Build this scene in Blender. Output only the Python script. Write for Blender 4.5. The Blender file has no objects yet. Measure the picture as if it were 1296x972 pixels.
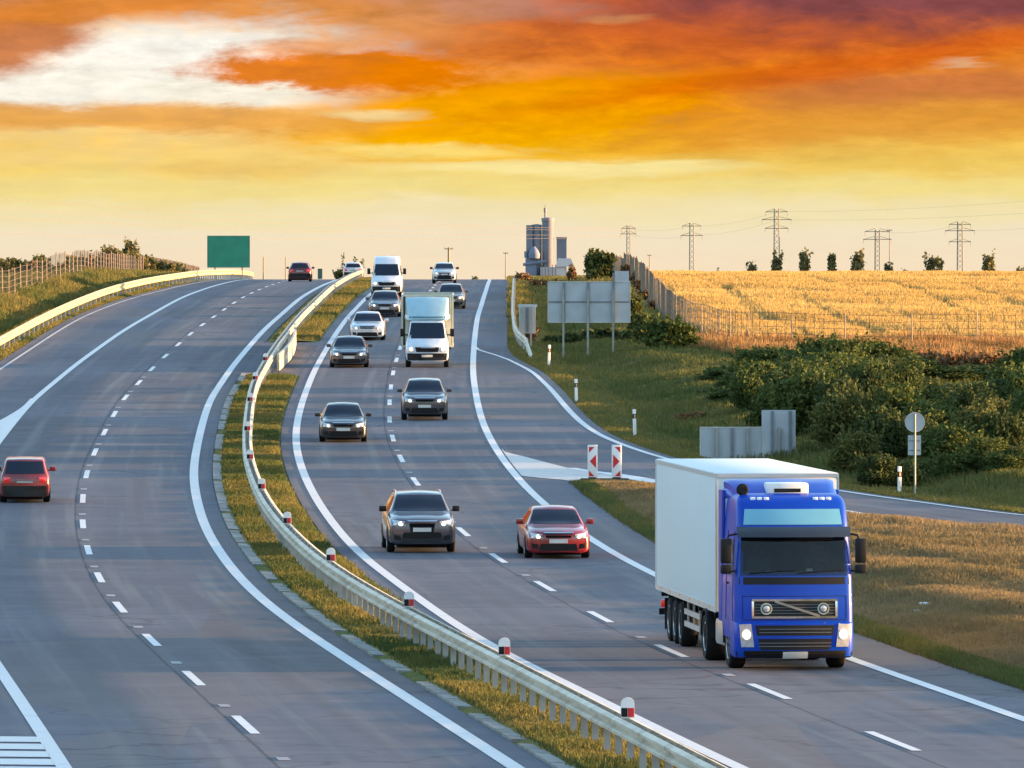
import bpy, bmesh, math, random
import numpy as np
from mathutils import Vector, Matrix
from mathutils.bvhtree import BVHTree

random.seed(7)
rng = np.random.default_rng(11)
SC = bpy.context.scene
COL = SC.collection
PI = math.pi
EXPO = 3.25
CAM_H = 8.4
FOC = 11000.0          # focal length in photo pixels (photo is 1296 wide)
HOR = 335.0

# ------------------------------------------------------------------ maths
def pchip(xs, ys):
    xs = np.array(xs, float); ys = np.array(ys, float)
    h = np.diff(xs); dl = np.diff(ys) / h
    m = np.zeros_like(xs); m[0] = dl[0]; m[-1] = dl[-1]
    for i in range(1, len(xs) - 1):
        if dl[i-1] * dl[i] > 0:
            w1 = 2*h[i] + h[i-1]; w2 = h[i] + 2*h[i-1]
            m[i] = (w1 + w2) / (w1/dl[i-1] + w2/dl[i])
    def f(x):
        x = np.asarray(x, float)
        xc = np.clip(x, xs[0], xs[-1])
        i = np.clip(np.searchsorted(xs, xc) - 1, 0, len(xs) - 2)
        t = (xc - xs[i]) / h[i]
        y = (ys[i]*(1+2*t)*(1-t)**2 + h[i]*m[i]*t*(1-t)**2 + ys[i+1]*t*t*(3-2*t) + h[i]*m[i+1]*t*t*(t-1))
        return y + np.where(x > xs[-1], (x-xs[-1])*m[-1], 0) + np.where(x < xs[0], (x-xs[0])*m[0], 0)
    return f

def smoothed(xs, ys, sigma, lo, hi):
    f = pchip(xs, ys)
    g = np.arange(lo, hi + 1.0)
    ext = np.arange(lo - 4*sigma, hi + 4*sigma + 1)
    k = np.exp(-0.5*(np.arange(-int(3*sigma), int(3*sigma)+1)/sigma)**2); k /= k.sum()
    v = np.convolve(f(ext), k, 'same')
    v = np.interp(g, ext, v)
    def q(x):
        return np.interp(x, g, v)
    return q

def sstep(a, b, x):
    t = np.clip((np.asarray(x, float) - a) / (b - a), 0, 1)
    return t*t*(3-2*t)

# ------------------------------------------------------------------ the lie of the road (metres from the camera: x right, d ahead)
YK = [918,859,811,770,732,697,665,632,601,572,548,524.5,503,485,467,451,436,422.5,411,401,392,383,376,371,366.5,363,360,357.7,356,355,354.5]
DK = [160 + 18*k for k in range(len(YK))]
ZK = [CAM_H - (y-HOR)*d/FOC for y, d in zip(YK, DK)]
_zn = smoothed([60,110,135] + DK + [740,800,850,1000,1250,1500], [-.08,-.08,-.08] + ZK + [7.15,7.0,6.8,6.1,4.6,3.0], 13, 60, 1500)
def zr(d):
    d = np.asarray(d, float)
    far = np.interp(d, [1500, 2500, 7000], [3.0, -3.0, -8.0])
    return np.where(d <= 1500, _zn(np.minimum(d, 1500)), far)

DL = smoothed([100,124,142,160,178,196,214,232,250,268,286,304,322,340,358,376,394,412,430,448,466,484,502,520,538,556,574,640,720,800,900,1000],
              [.6,-1.7,-3.3,-4.9,-6.52,-8.13,-9.67,-11.03,-12.2,-13.25,-14.13,-14.9,-15.46,-15.95,-16.39,-16.75,-16.92,-17.08,-17.16,-17.2,-17.24,-17.25,-17.22,-17.22,-17.2,-17.2,-17.2,-17.3,-18.2,-19.6,-22,-25], 8, 80, 1000)
DR = smoothed([100,118,136,154,172.5,190,209,228,245,262,298,315,333,352,370,389,408,426,460,498,538,600,680,760,850,1000],
              [12.6,10.5,8.6,6.8,5.13,3.5,2.07,.77,-.45,-1.45,-3.3,-4.0,-4.57,-4.97,-5.22,-5.42,-5.58,-5.65,-5.72,-5.74,-5.6,-5.5,-5.5,-5.9,-7,-11], 8, 80, 1000)
offF = pchip([80,200,282,340,1000],[3.45,3.48,3.58,3.75,3.75])
def xB(d): return DL(d) + 3.75
def xC(d): return DL(d) - 3.85
def xE(d): return DR(d) - 3.72
def xF(d): return DR(d) + offF(d)
xD = smoothed([100,380,413,449,504,538,569,612,648,720,800,900,1000],[-24,-24.1,-24.3,-24.5,-24.8,-24.4,-23.9,-23.5,-23.4,-23.7,-24.6,-26.6,-29.5],8,80,1000)
xRailL = smoothed([100,400,500,583,640,720,800,850,1000],[-25.5,-25.6,-25.7,-24.9,-24.1,-24.0,-24.5,-25.4,-29],8,80,1000)
xH = smoothed([200,235,245,258,268,274,281,291,318,343,393,408,422,432,450,500,640,760,900],
              [62,45,36,26,19.5,16.1,14.1,11.2,5.4,3.1,1.5,.95,.05,-.5,-.75,-.75,-.7,-1.1,-2.8],3,80,900)
xI = pchip([225,235,250,258,265,270,276.5,297,304,307,311.6,319,324,330],[44,35,23,17.5,14.0,12.3,10.8,5.0,3.45,2.5,1.64,.41,-.47,-1.2])
def xShoulder(d):
    d = np.asarray(d, float)
    a = xF(d) + 1.7
    b = np.maximum(xH(d) + .5, a*0 + xF(d) + 1.55)
    return a + (b - a) * sstep(295.6, 297.0, d)
def xRailM(d): return xB(d) + 1.9

# pixel of the photo -> point on the road surface
_dg = np.arange(120, 720, .25)
_yg = HOR + (CAM_H - zr(_dg)) * FOC / _dg
def d_of_y(y):
    i = np.argmin(np.abs(_yg - y)); return float(_dg[i])
def X(px, d): return (px - 648.0) * d / FOC
def Z(py, d): return CAM_H - (py - HOR) * d / FOC

# outer edge of the exit ramp as a dense polyline, for distances
_pd = np.arange(225, 900, 1.0)
POUT = np.stack([xH(_pd) + .5, _pd], 1)
_pi = np.arange(226, 299, 1.0)
PIN = np.stack([xI(_pi) - .5, _pi], 1)
def pdist(P, x, d):
    x = np.asarray(x, float); d = np.asarray(d, float)
    out = np.full(x.shape, 1e9)
    for k in range(0, len(P), 64):
        q = P[k:k+64]
        D = np.sqrt((x[..., None]-q[:, 0])**2 + (d[..., None]-q[:, 1])**2)
        out = np.minimum(out, D.min(-1))
    return out

_n1 = rng.uniform(0, 6.28, 24)
def bumps(x, d, s=1.0):
    x = np.asarray(x, float)*s; d = np.asarray(d, float)*s
    return (np.sin(x*.71+d*.23+_n1[0]) + np.sin(x*.33-d*.41+_n1[1]) + np.sin(d*.19+_n1[2]) + np.sin(x*1.3+d*.57+_n1[3])*.5) / 3.5

def terr(x, d):
    """ground height, vectorised"""
    x = np.asarray(x, float); d = np.asarray(d, float)
    x, d = np.broadcast_arrays(x, d)
    z = zr(d).copy()
    # left bank
    le = np.where(d > 400, xD(np.minimum(d, 1000)) - .55, -36.0 + (d < 400)*0)
    le = np.where((d > 380) & (d <= 400), -36 + (xD(400)-.55+36)*sstep(380, 400, d), le)
    u = le - x
    rise = (.95*sstep(1.3, 4.6, u) + .22*bumps(x, d)*sstep(2, 5, u)) * (1 - .85*sstep(560, 690, d))
    rise += .035*np.maximum(u-6, 0)*(1-sstep(560, 700, d)) 
    z = z + np.where(u > 0, -.05 + .09*sstep(0, .7, u) + rise, 0)
    # right side beyond shoulder or ramp
    inner = (x < xH(np.clip(d, 201, 900)) + .5)
    s = pdist(POUT, np.where(d < 1000, x, 0), np.where(d < 1000, d, 500))
    out_r = (~inner) & (x > -3)
    bank = .04*sstep(0, .7, s) - .18*sstep(.8, 2.0, s) + .55*sstep(2.2, 7, s) + .16*bumps(x, d)*sstep(1.5, 4, s)
    bank = np.where(d > 640, .04 + .1*bumps(x, d)*sstep(2,6,s), bank)
    fieldo = np.interp(d, [430, 650, 750, 850, 950, 1100, 1500, 2500], [0, 0, .1, .3, .55, 1.2, 1.6, 0]) * sstep(3, 12, x)
    z = z + np.where(out_r, -.05 + bank + fieldo, 0)
    # grass island between shoulder and ramp
    isl = (d < 297.0) & (x > xF(np.clip(d, 81, 999)) + 1.7) & (x < xI(np.clip(d, 225, 330)) - .5)
    a = x - (xF(np.clip(d, 81, 999)) + 1.7)
    b = pdist(PIN, x, d)
    m = np.minimum(a, b)
    z = z + np.where(isl, -.05 + .08*sstep(0, .6, m) + .42*sstep(.5, 4.5, m) + .13*bumps(x, d, 1.6)*sstep(.5, 2.5, m), 0)
    pav = ~((u > 0) | out_r | isl)
    z = np.where(pav, z - .05, z)
    return z

# ------------------------------------------------------------------ mesh helpers
class MB:
    def __init__(s): s.v = []; s.f = []; s.m = []
    def add(s, vs, fs, mi=0):
        o = len(s.v); s.v += [tuple(p) for p in vs]
        for f in fs: s.f.append(tuple(o+i for i in f)); s.m.append(mi)
        return s
    def box(s, x0, x1, y0, y1, z0, z1, mi=0, M=None):
        vs = [Vector(p) for p in ((x0,y0,z0),(x1,y0,z0),(x1,y1,z0),(x0,y1,z0),(x0,y0,z1),(x1,y0,z1),(x1,y1,z1),(x0,y1,z1))]
        if M is not None: vs = [M @ p for p in vs]
        return s.add(vs, [(0,3,2,1),(4,5,6,7),(0,1,5,4),(1,2,6,5),(2,3,7,6),(3,0,4,7)], mi)
    def cbox(s, x0, x1, y0, y1, z0, z1, c=.02, mi=0):
        """box with chamfered edges"""
        bm = bmesh.new(); bmesh.ops.create_cube(bm, size=1)
        for v in bm.verts: v.co = Vector(((x0+x1)/2 + v.co.x*(x1-x0), (y0+y1)/2 + v.co.y*(y1-y0), (z0+z1)/2 + v.co.z*(z1-z0)))
        bmesh.ops.bevel(bm, geom=list(bm.edges), offset=c, segments=2, affect='EDGES', profile=.6)
        bm.verts.index_update()
        s.add([v.co for v in bm.verts], [[v.index for v in f.verts] for f in bm.faces], mi); bm.free(); return s
    def tube(s, pts, r, n=8, mi=0, caps=True):
        pts = [Vector(p) for p in pts]; rs = r if isinstance(r, (list, tuple)) else [r]*len(pts)
        rings = []
        for i, p in enumerate(pts):
            t = (pts[min(i+1, len(pts)-1)] - pts[max(i-1, 0)]).normalized()
            a = Vector((0,0,1)) if abs(t.z) < .9 else Vector((1,0,0))
            u = t.cross(a).normalized(); w = t.cross(u)
            rings.append([p + (u*math.cos(2*PI*k/n) + w*math.sin(2*PI*k/n))*rs[i] for k in range(n)])
        vs = [q for r_ in rings for q in r_]; fs = []
        for i in range(len(pts)-1):
            for k in range(n):
                fs.append((i*n+k, i*n+(k+1)%n, (i+1)*n+(k+1)%n, (i+1)*n+k))
        if caps: fs += [tuple(range(n))[::-1], tuple(range((len(pts)-1)*n, len(pts)*n))]
        return s.add(vs, fs, mi)
    def lathe_x(s, prof, n=28, mi=0, c=(0,0,0)):
        """profile [(x, r)] turned about the X axis"""
        vs = []; fs = []
        for x, r in prof:
            for k in range(n):
                a = 2*PI*k/n; vs.append((c[0]+x, c[1]+r*math.cos(a), c[2]+r*math.sin(a)))
        for i in range(len(prof)-1):
            for k in range(n): fs.append((i*n+k, i*n+(k+1)%n, (i+1)*n+(k+1)%n, (i+1)*n+k))
        fs.append(tuple(range(n))[::-1]); fs.append(tuple(range((len(prof)-1)*n, len(prof)*n)))
        return s.add(vs, fs, mi)
    def lathe_z(s, prof, n=16, mi=0, c=(0,0,0)):
        vs = []; fs = []
        for r, z in prof:
            for k in range(n):
                a = 2*PI*k/n; vs.append((c[0]+r*math.cos(a), c[1]+r*math.sin(a), c[2]+z))
        for i in range(len(prof)-1):
            for k in range(n): fs.append((i*n+k, i*n+(k+1)%n, (i+1)*n+(k+1)%n, (i+1)*n+k))
        fs.append(tuple(range(n))[::-1]); fs.append(tuple(range((len(prof)-1)*n, len(prof)*n)))
        return s.add(vs, fs, mi)
    def prism(s, poly, y0, y1, mi=0):
        """polygon [(x,z)] extruded along y"""
        n = len(poly)
        vs = [(x, y0, z) for x, z in poly] + [(x, y1, z) for x, z in poly]
        fs = [tuple(range(n)), tuple(range(n, 2*n))[::-1]] + [(i, i+n, (i+1)%n+n, (i+1)%n) for i in range(n)]
        return s.add(vs, fs, mi)
    def prismx(s, poly, x0, x1, mi=0):
        n = len(poly)
        vs = [(x0, y, z) for y, z in poly] + [(x1, y, z) for y, z in poly]
        fs = [tuple(range(n))[::-1], tuple(range(n, 2*n))] + [(i, (i+1)%n, (i+1)%n+n, i+n) for i in range(n)]
        return s.add(vs, fs, mi)
    def build(s, name, mats, parent=None, smooth=None):
        me = bpy.data.meshes.new(name); me.from_pydata(s.v, [], s.f); me.update()
        if not isinstance(mats, (list, tuple)): mats = [mats]
        for m in mats: me.materials.append(m)
        if len(mats) > 1: me.polygons.foreach_set('material_index', s.m)
        if smooth:
            bm = bmesh.new(); bm.from_mesh(me); bmesh.ops.recalc_face_normals(bm, faces=bm.faces); bm.to_mesh(me); bm.free()
            me.polygons.foreach_set('use_smooth', [True]*len(me.polygons)); me.set_sharp_from_angle(angle=math.radians(smooth))
        return link(name, me, parent)

def link(name, me, parent=None):
    o = bpy.data.objects.new(name, me); COL.objects.link(o)
    if parent is not None: o.parent = parent
    return o
def empty(name, loc=(0,0,0), rot=(0,0,0)):
    o = bpy.data.objects.new(name, None); COL.objects.link(o)
    o.location = loc; o.rotation_euler = rot; o.empty_display_size = .3
    return o
def tag(o, label=None, cat=None, group=None, kind=None):
    if label: o['label'] = label
    if cat: o['category'] = cat
    if group: o['group'] = group
    if kind: o['kind'] = kind
    return o
def copy_tree(o, parent=None):
    kids = [c for c in bpy.data.objects if c.parent == o]
    c = o.copy(); COL.objects.link(c); c.parent = parent
    for k in kids: copy_tree(k, c)
    return c
def np_mesh(name, V, F, mats, tint=None, smooth=False, uv=None):
    """V (n,3), F (m,k) arrays"""
    me = bpy.data.meshes.new(name); k = F.shape[1]
    me.vertices.add(len(V)); me.vertices.foreach_set('co', V.astype(np.float32).ravel())
    me.loops.add(F.size); me.loops.foreach_set('vertex_index', F.astype(np.int32).ravel())
    me.polygons.add(len(F)); me.polygons.foreach_set('loop_start', np.arange(0, F.size, k, dtype=np.int32))
    if smooth: me.polygons.foreach_set('use_smooth', np.ones(len(F), bool))
    me.update(calc_edges=True); me.validate()
    if tint is not None:
        a = me.attributes.new('tint', 'FLOAT', 'FACE'); a.data.foreach_set('value', tint.astype(np.float32))
    if uv is not None:
        l = me.uv_layers.new(name='UVMap'); l.data.foreach_set('uv', uv[F.ravel()].astype(np.float32).ravel())
    for m in (mats if isinstance(mats, (list, tuple)) else [mats]): me.materials.append(m)
    return me

# ------------------------------------------------------------------ material helpers
def srgb(r, g, b):
    f = lambda c: (c/12.92 if c <= .04045 else ((c+.055)/1.055)**2.4)
    return (f(r/255), f(g/255), f(b/255))
def nt(m):
    m.use_nodes = True; t = m.node_tree; return t, t.nodes, t.links
def mat(name, col, rough=.6, metal=0., coat=0., spec=.5, var=.12, vscale=3., bump=0., bscale=40., emit=None, estr=0., dirt=None):
    m = bpy.data.materials.new(name); t, N, L = nt(m); b = N['Principled BSDF']
    b.inputs['Base Color'].default_value = (*col, 1); b.inputs['Roughness'].default_value = rough
    b.inputs['Metallic'].default_value = metal; b.inputs['Coat Weight'].default_value = coat
    b.inputs['Coat Roughness'].default_value = .08
    b.inputs['Specular IOR Level'].default_value = spec
    tc = N.new('ShaderNodeTexCoord')
    if var > 0:
        n = N.new('ShaderNodeTexNoise'); n.inputs['Scale'].default_value = vscale; n.inputs['Detail'].default_value = 6
        L.new(tc.outputs['Object'], n.inputs['Vector'])
        r = N.new('ShaderNodeMapRange'); r.inputs['From Min'].default_value = .3; r.inputs['From Max'].default_value = .7
        r.inputs['To Min'].default_value = 1-var; r.inputs['To Max'].default_value = 1+var
        L.new(n.outputs['Fac'], r.inputs['Value'])
        x = N.new('ShaderNodeVectorMath'); x.operation = 'SCALE'; x.inputs[0].default_value = col
        L.new(r.outputs['Result'], x.inputs['Scale'])
        out = x.outputs['Vector']
        if dirt:
            n2 = N.new('ShaderNodeTexNoise'); n2.inputs['Scale'].default_value = dirt[1]; n2.inputs['Detail'].default_value = 8
            L.new(tc.outputs['Object'], n2.inputs['Vector'])
            r2 = N.new('ShaderNodeMapRange'); r2.inputs['From Min'].default_value = .45; r2.inputs['From Max'].default_value = .72
            r2.inputs['To Max'].default_value = dirt[2]; L.new(n2.outputs['Fac'], r2.inputs['Value'])
            mx = N.new('ShaderNodeMix'); mx.data_type = 'RGBA'; L.new(r2.outputs['Result'], mx.inputs['Factor'])
            L.new(out, mx.inputs['A']); mx.inputs['B'].default_value = (*dirt[0], 1); out = mx.outputs['Result']
        L.new(out, b.inputs['Base Color'])
        rr = N.new('ShaderNodeMapRange'); rr.inputs['To Min'].default_value = max(0, rough-.08); rr.inputs['To Max'].default_value = min(1, rough+.08)
        L.new(n.outputs['Fac'], rr.inputs['Value']); L.new(rr.outputs['Result'], b.inputs['Roughness'])
    if bump > 0:
        n3 = N.new('ShaderNodeTexNoise'); n3.inputs['Scale'].default_value = bscale; n3.inputs['Detail'].default_value = 5
        L.new(tc.outputs['Object'], n3.inputs['Vector'])
        bp = N.new('ShaderNodeBump'); bp.inputs['Strength'].default_value = bump; bp.inputs['Distance'].default_value = .05
        L.new(n3.outputs['Fac'], bp.inputs['Height']); L.new(bp.outputs['Normal'], b.inputs['Normal'])
    if emit:
        b.inputs['Emission Color'].default_value = (*emit, 1); b.inputs['Emission Strength'].default_value = estr
    return m
def leaf_mat(name, ca, cb, rough=.75, trans=.25):
    m = bpy.data.materials.new(name); t, N, L = nt(m); b = N['Principled BSDF']
    at = N.new('ShaderNodeAttribute'); at.attribute_name = 'tint'
    mx = N.new('ShaderNodeMix'); mx.data_type = 'RGBA'
    mx.inputs['A'].default_value = (*ca, 1); mx.inputs['B'].default_value = (*cb, 1)
    L.new(at.outputs['Fac'], mx.inputs['Factor']); L.new(mx.outputs['Result'], b.inputs['Base Color'])
    b.inputs['Roughness'].default_value = rough; b.inputs['Specular IOR Level'].default_value = .15
    tr = N.new('ShaderNodeBsdfTranslucent'); L.new(mx.outputs['Result'], tr.inputs['Color'])
    ms = N.new('ShaderNodeMixShader'); ms.inputs['Fac'].default_value = trans
    L.new(b.outputs['BSDF'], ms.inputs[1]); L.new(tr.outputs['BSDF'], ms.inputs[2])
    L.new(ms.outputs['Shader'], N['Material Output'].inputs['Surface'])
    return m

M = {}
M['steel'] = mat('galvanised_steel', (.5,.5,.48), .5, .35, var=.15, vscale=1.2, dirt=((.26,.24,.2), .9, .6))
M['steel_post'] = mat('weathered_steel', (.3,.31,.3), .6, .3, var=.25, vscale=2)
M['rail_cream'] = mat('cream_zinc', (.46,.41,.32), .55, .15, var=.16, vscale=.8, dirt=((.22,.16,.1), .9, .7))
M['sign_back'] = mat('sign_back_aluminium', (.34,.385,.42), .5, .25, var=.1, vscale=1.5, dirt=((.3,.33,.36), 1.2, .5))
M['sign_rib'] = mat('sign_rib', (.15,.17,.2), .6, .3, var=.15)
M['sign_post'] = mat('sign_post_steel', (.26,.26,.24), .6, .3, var=.2)
M['green_sign'] = mat('green_sign_face', (.01,.2,.125), .4, 0, var=.14, vscale=1.0)
M['white_paint'] = mat('white_paint', (.66,.66,.65), .4, 0, var=.06, dirt=((.4,.38,.33), 1.5, .3))
M['red_paint'] = mat('red_reflective', (.5,.012,.02), .4, 0, var=.1)
M['black_rubber'] = mat('black_rubber', (.008,.008,.009), .8, 0, spec=.2, var=.2)
M['tyre'] = mat('tyre_rubber', (.008,.008,.009), .85, 0, spec=.25, var=.25, vscale=8)
M['rim'] = mat('wheel_rim', (.35,.36,.37), .35, .8, var=.15)
M['black_plastic'] = mat('black_plastic', (.006,.006,.007), .5, 0, spec=.25, var=.2, vscale=5)
M['grey_plastic'] = mat('grey_plastic', (.08,.085,.09), .5, 0, var=.15)
M['chrome'] = mat('chrome', (.65,.66,.68), .18, 1, var=.05)
M['glass'] = mat('dark_glass', (.006,.010,.022), .05, 0, spec=.42, var=0, coat=0)
M['plate'] = mat('number_plate', (.5,.5,.49), .45, 0, var=.05)
M['plate_ink'] = mat('plate_ink', (.12,.12,.13), .6, 0, var=0)
M['head_glass'] = mat('headlight_glass', (.42,.43,.45), .15, .3, coat=.8, var=.15, vscale=14)
M['head_lamp'] = mat('headlight_lamp', (.9,.85,.75), .3, 0, var=0, emit=(1,.8,.62), estr=.30)
M['tail'] = mat('tail_lamp', (.4,.008,.01), .2, 0, coat=.8, var=.1, emit=(1,.03,.02), estr=.03)
M['concrete'] = mat('pale_concrete', (.2,.2,.19), .85, 0, var=.25, vscale=.9, bump=.3, dirt=((.085,.085,.06), 1.1, .85))
M['rail_sunlit_tint'] = mat('sunlit_tint_zinc', (.46,.37,.2), .55, .1, var=.14, vscale=.8, dirt=((.22,.15,.08), .9, .6))  # zinc with the low sun's yellow put into its base colour
M['wood'] = mat('post_wood', (.24,.18,.12), .8, 0, var=.3, vscale=4)
M['fence_post'] = mat('fence_post', (.2,.155,.115), .7, .1, var=.25, vscale=2)
M['wire'] = mat('fence_wire', (.13,.1,.075), .6, .3, var=.1)
M['bark'] = mat('bark', (.09,.065,.045), .9, 0, var=.3, vscale=6, bump=.4)
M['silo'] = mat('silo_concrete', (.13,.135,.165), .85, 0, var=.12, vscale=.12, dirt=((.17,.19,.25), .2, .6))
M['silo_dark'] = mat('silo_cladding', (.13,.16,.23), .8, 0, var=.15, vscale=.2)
M['silo_roof'] = mat('silo_roof', (.2,.18,.2), .8, 0, var=.1)
M['pylon'] = mat('pylon_steel', (.17,.14,.11), .7, .2, var=.15)
# ------------------------------------------------------------------ ground materials
def node_math(t, op, a, b=None, c=None, clamp=False):
    n = t.nodes.new('ShaderNodeMath'); n.operation = op; n.use_clamp = clamp
    for i, v in enumerate((a, b, c)):
        if v is None: continue
        if isinstance(v, (int, float)): n.inputs[i].default_value = v
        else: t.links.new(v, n.inputs[i])
    return n.outputs[0]
def node_noise(t, vec, scale, detail=6, rough=.55, dist=0.):
    n = t.nodes.new('ShaderNodeTexNoise'); n.inputs['Scale'].default_value = scale
    n.inputs['Detail'].default_value = detail; n.inputs['Roughness'].default_value = rough; n.inputs['Distortion'].default_value = dist
    t.links.new(vec, n.inputs['Vector']); return n.outputs['Fac']
def node_range(t, v, a, b, c=0., d=1., smooth=True):
    n = t.nodes.new('ShaderNodeMapRange'); n.interpolation_type = 'SMOOTHSTEP' if smooth else 'LINEAR'
    for k, x in zip(('From Min','From Max','To Min','To Max'), (a, b, c, d)): n.inputs[k].default_value = x
    t.links.new(v, n.inputs['Value']); return n.outputs['Result']
def node_mix(t, f, a, b):
    n = t.nodes.new('ShaderNodeMix'); n.data_type = 'RGBA'
    for k, v in (('Factor', f), ('A', a), ('B', b)):
        if isinstance(v, tuple): n.inputs[k].default_value = (*v, 1)
        elif isinstance(v, (int, float)): n.inputs[k].default_value = v
        else: t.links.new(v, n.inputs[k])
    return n.outputs['Result']
def node_scalevec(t, vec, s):
    n = t.nodes.new('ShaderNodeVectorMath'); n.operation = 'MULTIPLY'; n.inputs[1].default_value = s
    t.links.new(vec, n.inputs[0]); return n.outputs['Vector']

def asphalt_material():
    m = bpy.data.materials.new('asphalt'); t, N, L = nt(m); b = N['Principled BSDF']
    tc = N.new('ShaderNodeTexCoord'); ob = tc.outputs['Object']; uv = tc.outputs['UV']
    sp = N.new('ShaderNodeSeparateXYZ'); L.new(uv, sp.inputs[0])
    big = node_noise(t, ob, .045, 4); mid = node_noise(t, ob, .5, 6); fine = node_noise(t, ob, 9, 3)
    base = node_mix(t, node_range(t, big, .35, .65), (.068,.074,.096), (.096,.103,.13))
    # wheel tracks polished darker: two per lane, lane 3.75 m wide; u is metres from the lane line
    w = node_math(t, 'ABSOLUTE', node_math(t, 'SUBTRACT', node_math(t, 'ABSOLUTE', node_math(t, 'SUBTRACT', node_math(t, 'ABSOLUTE', sp.outputs['X']), 1.875)), .85))
    wob = node_math(t, 'ADD', w, node_math(t, 'MULTIPLY', node_math(t, 'SUBTRACT', mid, .5), .7))
    tr = node_range(t, wob, .0, .55, 1, 0)
    streak = node_noise(t, node_scalevec(t, uv, (1.6, .025, 1)), 1.0, 5)
    tr2 = node_math(t, 'MULTIPLY', tr, node_range(t, streak, .3, .65, .25, 1))
    c = node_mix(t, node_math(t, 'MULTIPLY', tr2, .7), base, (.048,.052,.068))
    c = node_mix(t, node_math(t, 'MULTIPLY', node_range(t, streak, .48, .7), .6), c, (.135,.135,.145))
    # repaired bands across the carriageway
    vor = N.new('ShaderNodeTexVoronoi'); vor.inputs['Scale'].default_value = 1; vor.feature = 'F1'
    L.new(node_scalevec(t, uv, (.12, .03, 1)), vor.inputs['Vector'])
    sep = N.new('ShaderNodeSeparateColor'); L.new(vor.outputs['Color'], sep.inputs[0])
    c = node_mix(t, node_range(t, sep.outputs[0], .6, .8, 0, .5), c, (.13,.108,.105))
    c = node_mix(t, node_range(t, sep.outputs[1], .8, .83, 0, .35), c, (.05,.052,.064))
    c = node_mix(t, node_range(t, mid, .4, .75, 0, .35), c, (.135,.137,.145))
    c = node_mix(t, node_range(t, fine, .55, .8, 0, .3), c, (.16,.16,.165))
    jw = node_math(t, 'ABSOLUTE', node_math(t, 'ADD', sp.outputs['X'], node_math(t, 'MULTIPLY_ADD', mid, .10, .17)))
    c = node_mix(t, node_range(t, jw, .015, .05, .6, 0), c, (.028,.028,.032))
    ow = node_math(t, 'ABSOLUTE', node_math(t, 'SUBTRACT', node_math(t, 'ABSOLUTE', sp.outputs['X']), 1.87))
    c = node_mix(t, node_math(t, 'MULTIPLY', node_range(t, ow, .05, .5, .45, 0), node_range(t, streak, .35, .7)), c, (.04,.041,.05))
    crk = N.new('ShaderNodeTexVoronoi'); crk.feature = 'DISTANCE_TO_EDGE'; crk.inputs['Scale'].default_value = .16
    dv = N.new('ShaderNodeVectorMath'); dv.operation = 'ADD'
    nz = N.new('ShaderNodeTexNoise'); nz.inputs['Scale'].default_value = .8; L.new(ob, nz.inputs['Vector'])
    L.new(ob, dv.inputs[0]); L.new(node_scalevec(t, nz.outputs['Color'], (1.6,1.6,1.6)), dv.inputs[1]); L.new(dv.outputs[0], crk.inputs['Vector'])
    c = node_mix(t, node_math(t, 'MULTIPLY', node_range(t, crk.outputs['Distance'], .004, .02, .5, 0), node_range(t, big, .45, .6)), c, (.03,.03,.034))
    L.new(c, b.inputs['Base Color'])
    b.inputs['Roughness'].default_value = .8; b.inputs['Specular IOR Level'].default_value = .12
    L.new(node_range(t, tr2, 0, 1, .86, .7), b.inputs['Roughness'])
    bp = N.new('ShaderNodeBump'); bp.inputs['Strength'].default_value = .35; bp.inputs['Distance'].default_value = .012
    L.new(node_noise(t, ob, 45, 3), bp.inputs['Height']); L.new(bp.outputs['Normal'], b.inputs['Normal'])
    return m
M['asphalt'] = asphalt_material()

def grass_ground(name, cols, s1=.22, dry=.5):
    m = bpy.data.materials.new(name); t, N, L = nt(m); b = N['Principled BSDF']
    tc = N.new('ShaderNodeTexCoord'); ob = tc.outputs['Object']
    a = node_noise(t, ob, s1, 6, .6, .4); c2 = node_noise(t, ob, s1*7, 6, .65); c3 = node_noise(t, ob, 6, 4)
    c = node_mix(t, node_range(t, a, dry-.13, dry+.13), cols[0], cols[1])
    c = node_mix(t, node_range(t, c2, .45, .7, 0, .75), c, cols[2])
    c = node_mix(t, node_range(t, c3, .5, .75, 0, .5), c, cols[3])
    L.new(c, b.inputs['Base Color']); b.inputs['Roughness'].default_value = .95; b.inputs['Specular IOR Level'].default_value = .1
    bp = N.new('ShaderNodeBump'); bp.inputs['Strength'].default_value = .8; bp.inputs['Distance'].default_value = .18
    L.new(node_math(t, 'ADD', c3, c2), bp.inputs['Height']); L.new(bp.outputs['Normal'], b.inputs['Normal'])
    return m
M['turf'] = grass_ground('rough_turf', [(.07,.09,.028), (.15,.12,.045), (.05,.07,.022), (.2,.15,.065)])
M['median_turf'] = grass_ground('median_turf', [(.075,.1,.025), (.19,.135,.04), (.06,.085,.02), (.22,.15,.05)], .35)

def paint_line(name, col=(.5,.51,.52), worn=.45):
    m = bpy.data.materials.new(name); t, N, L = nt(m); b = N['Principled BSDF']
    tc = N.new('ShaderNodeTexCoord'); ob = tc.outputs['Object']
    n = node_noise(t, ob, 1.6, 7, .7); n2 = node_noise(t, ob, .12, 3)
    c = node_mix(t, node_range(t, n, .52, .74, 0, worn), col, (.2,.2,.21))
    c = node_mix(t, node_range(t, n2, .4, .7, 0, .3), c, (.5,.48,.46))
    L.new(c, b.inputs['Base Color']); b.inputs['Roughness'].default_value = .7; b.inputs['Specular IOR Level'].default_value = .25
    return m
M['line'] = paint_line('road_paint'); M['line_worn'] = paint_line('worn_road_paint', (.38,.38,.38), .8)
M['line_ghost'] = paint_line('ghost_paint', (.2,.205,.22), .9)

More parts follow.
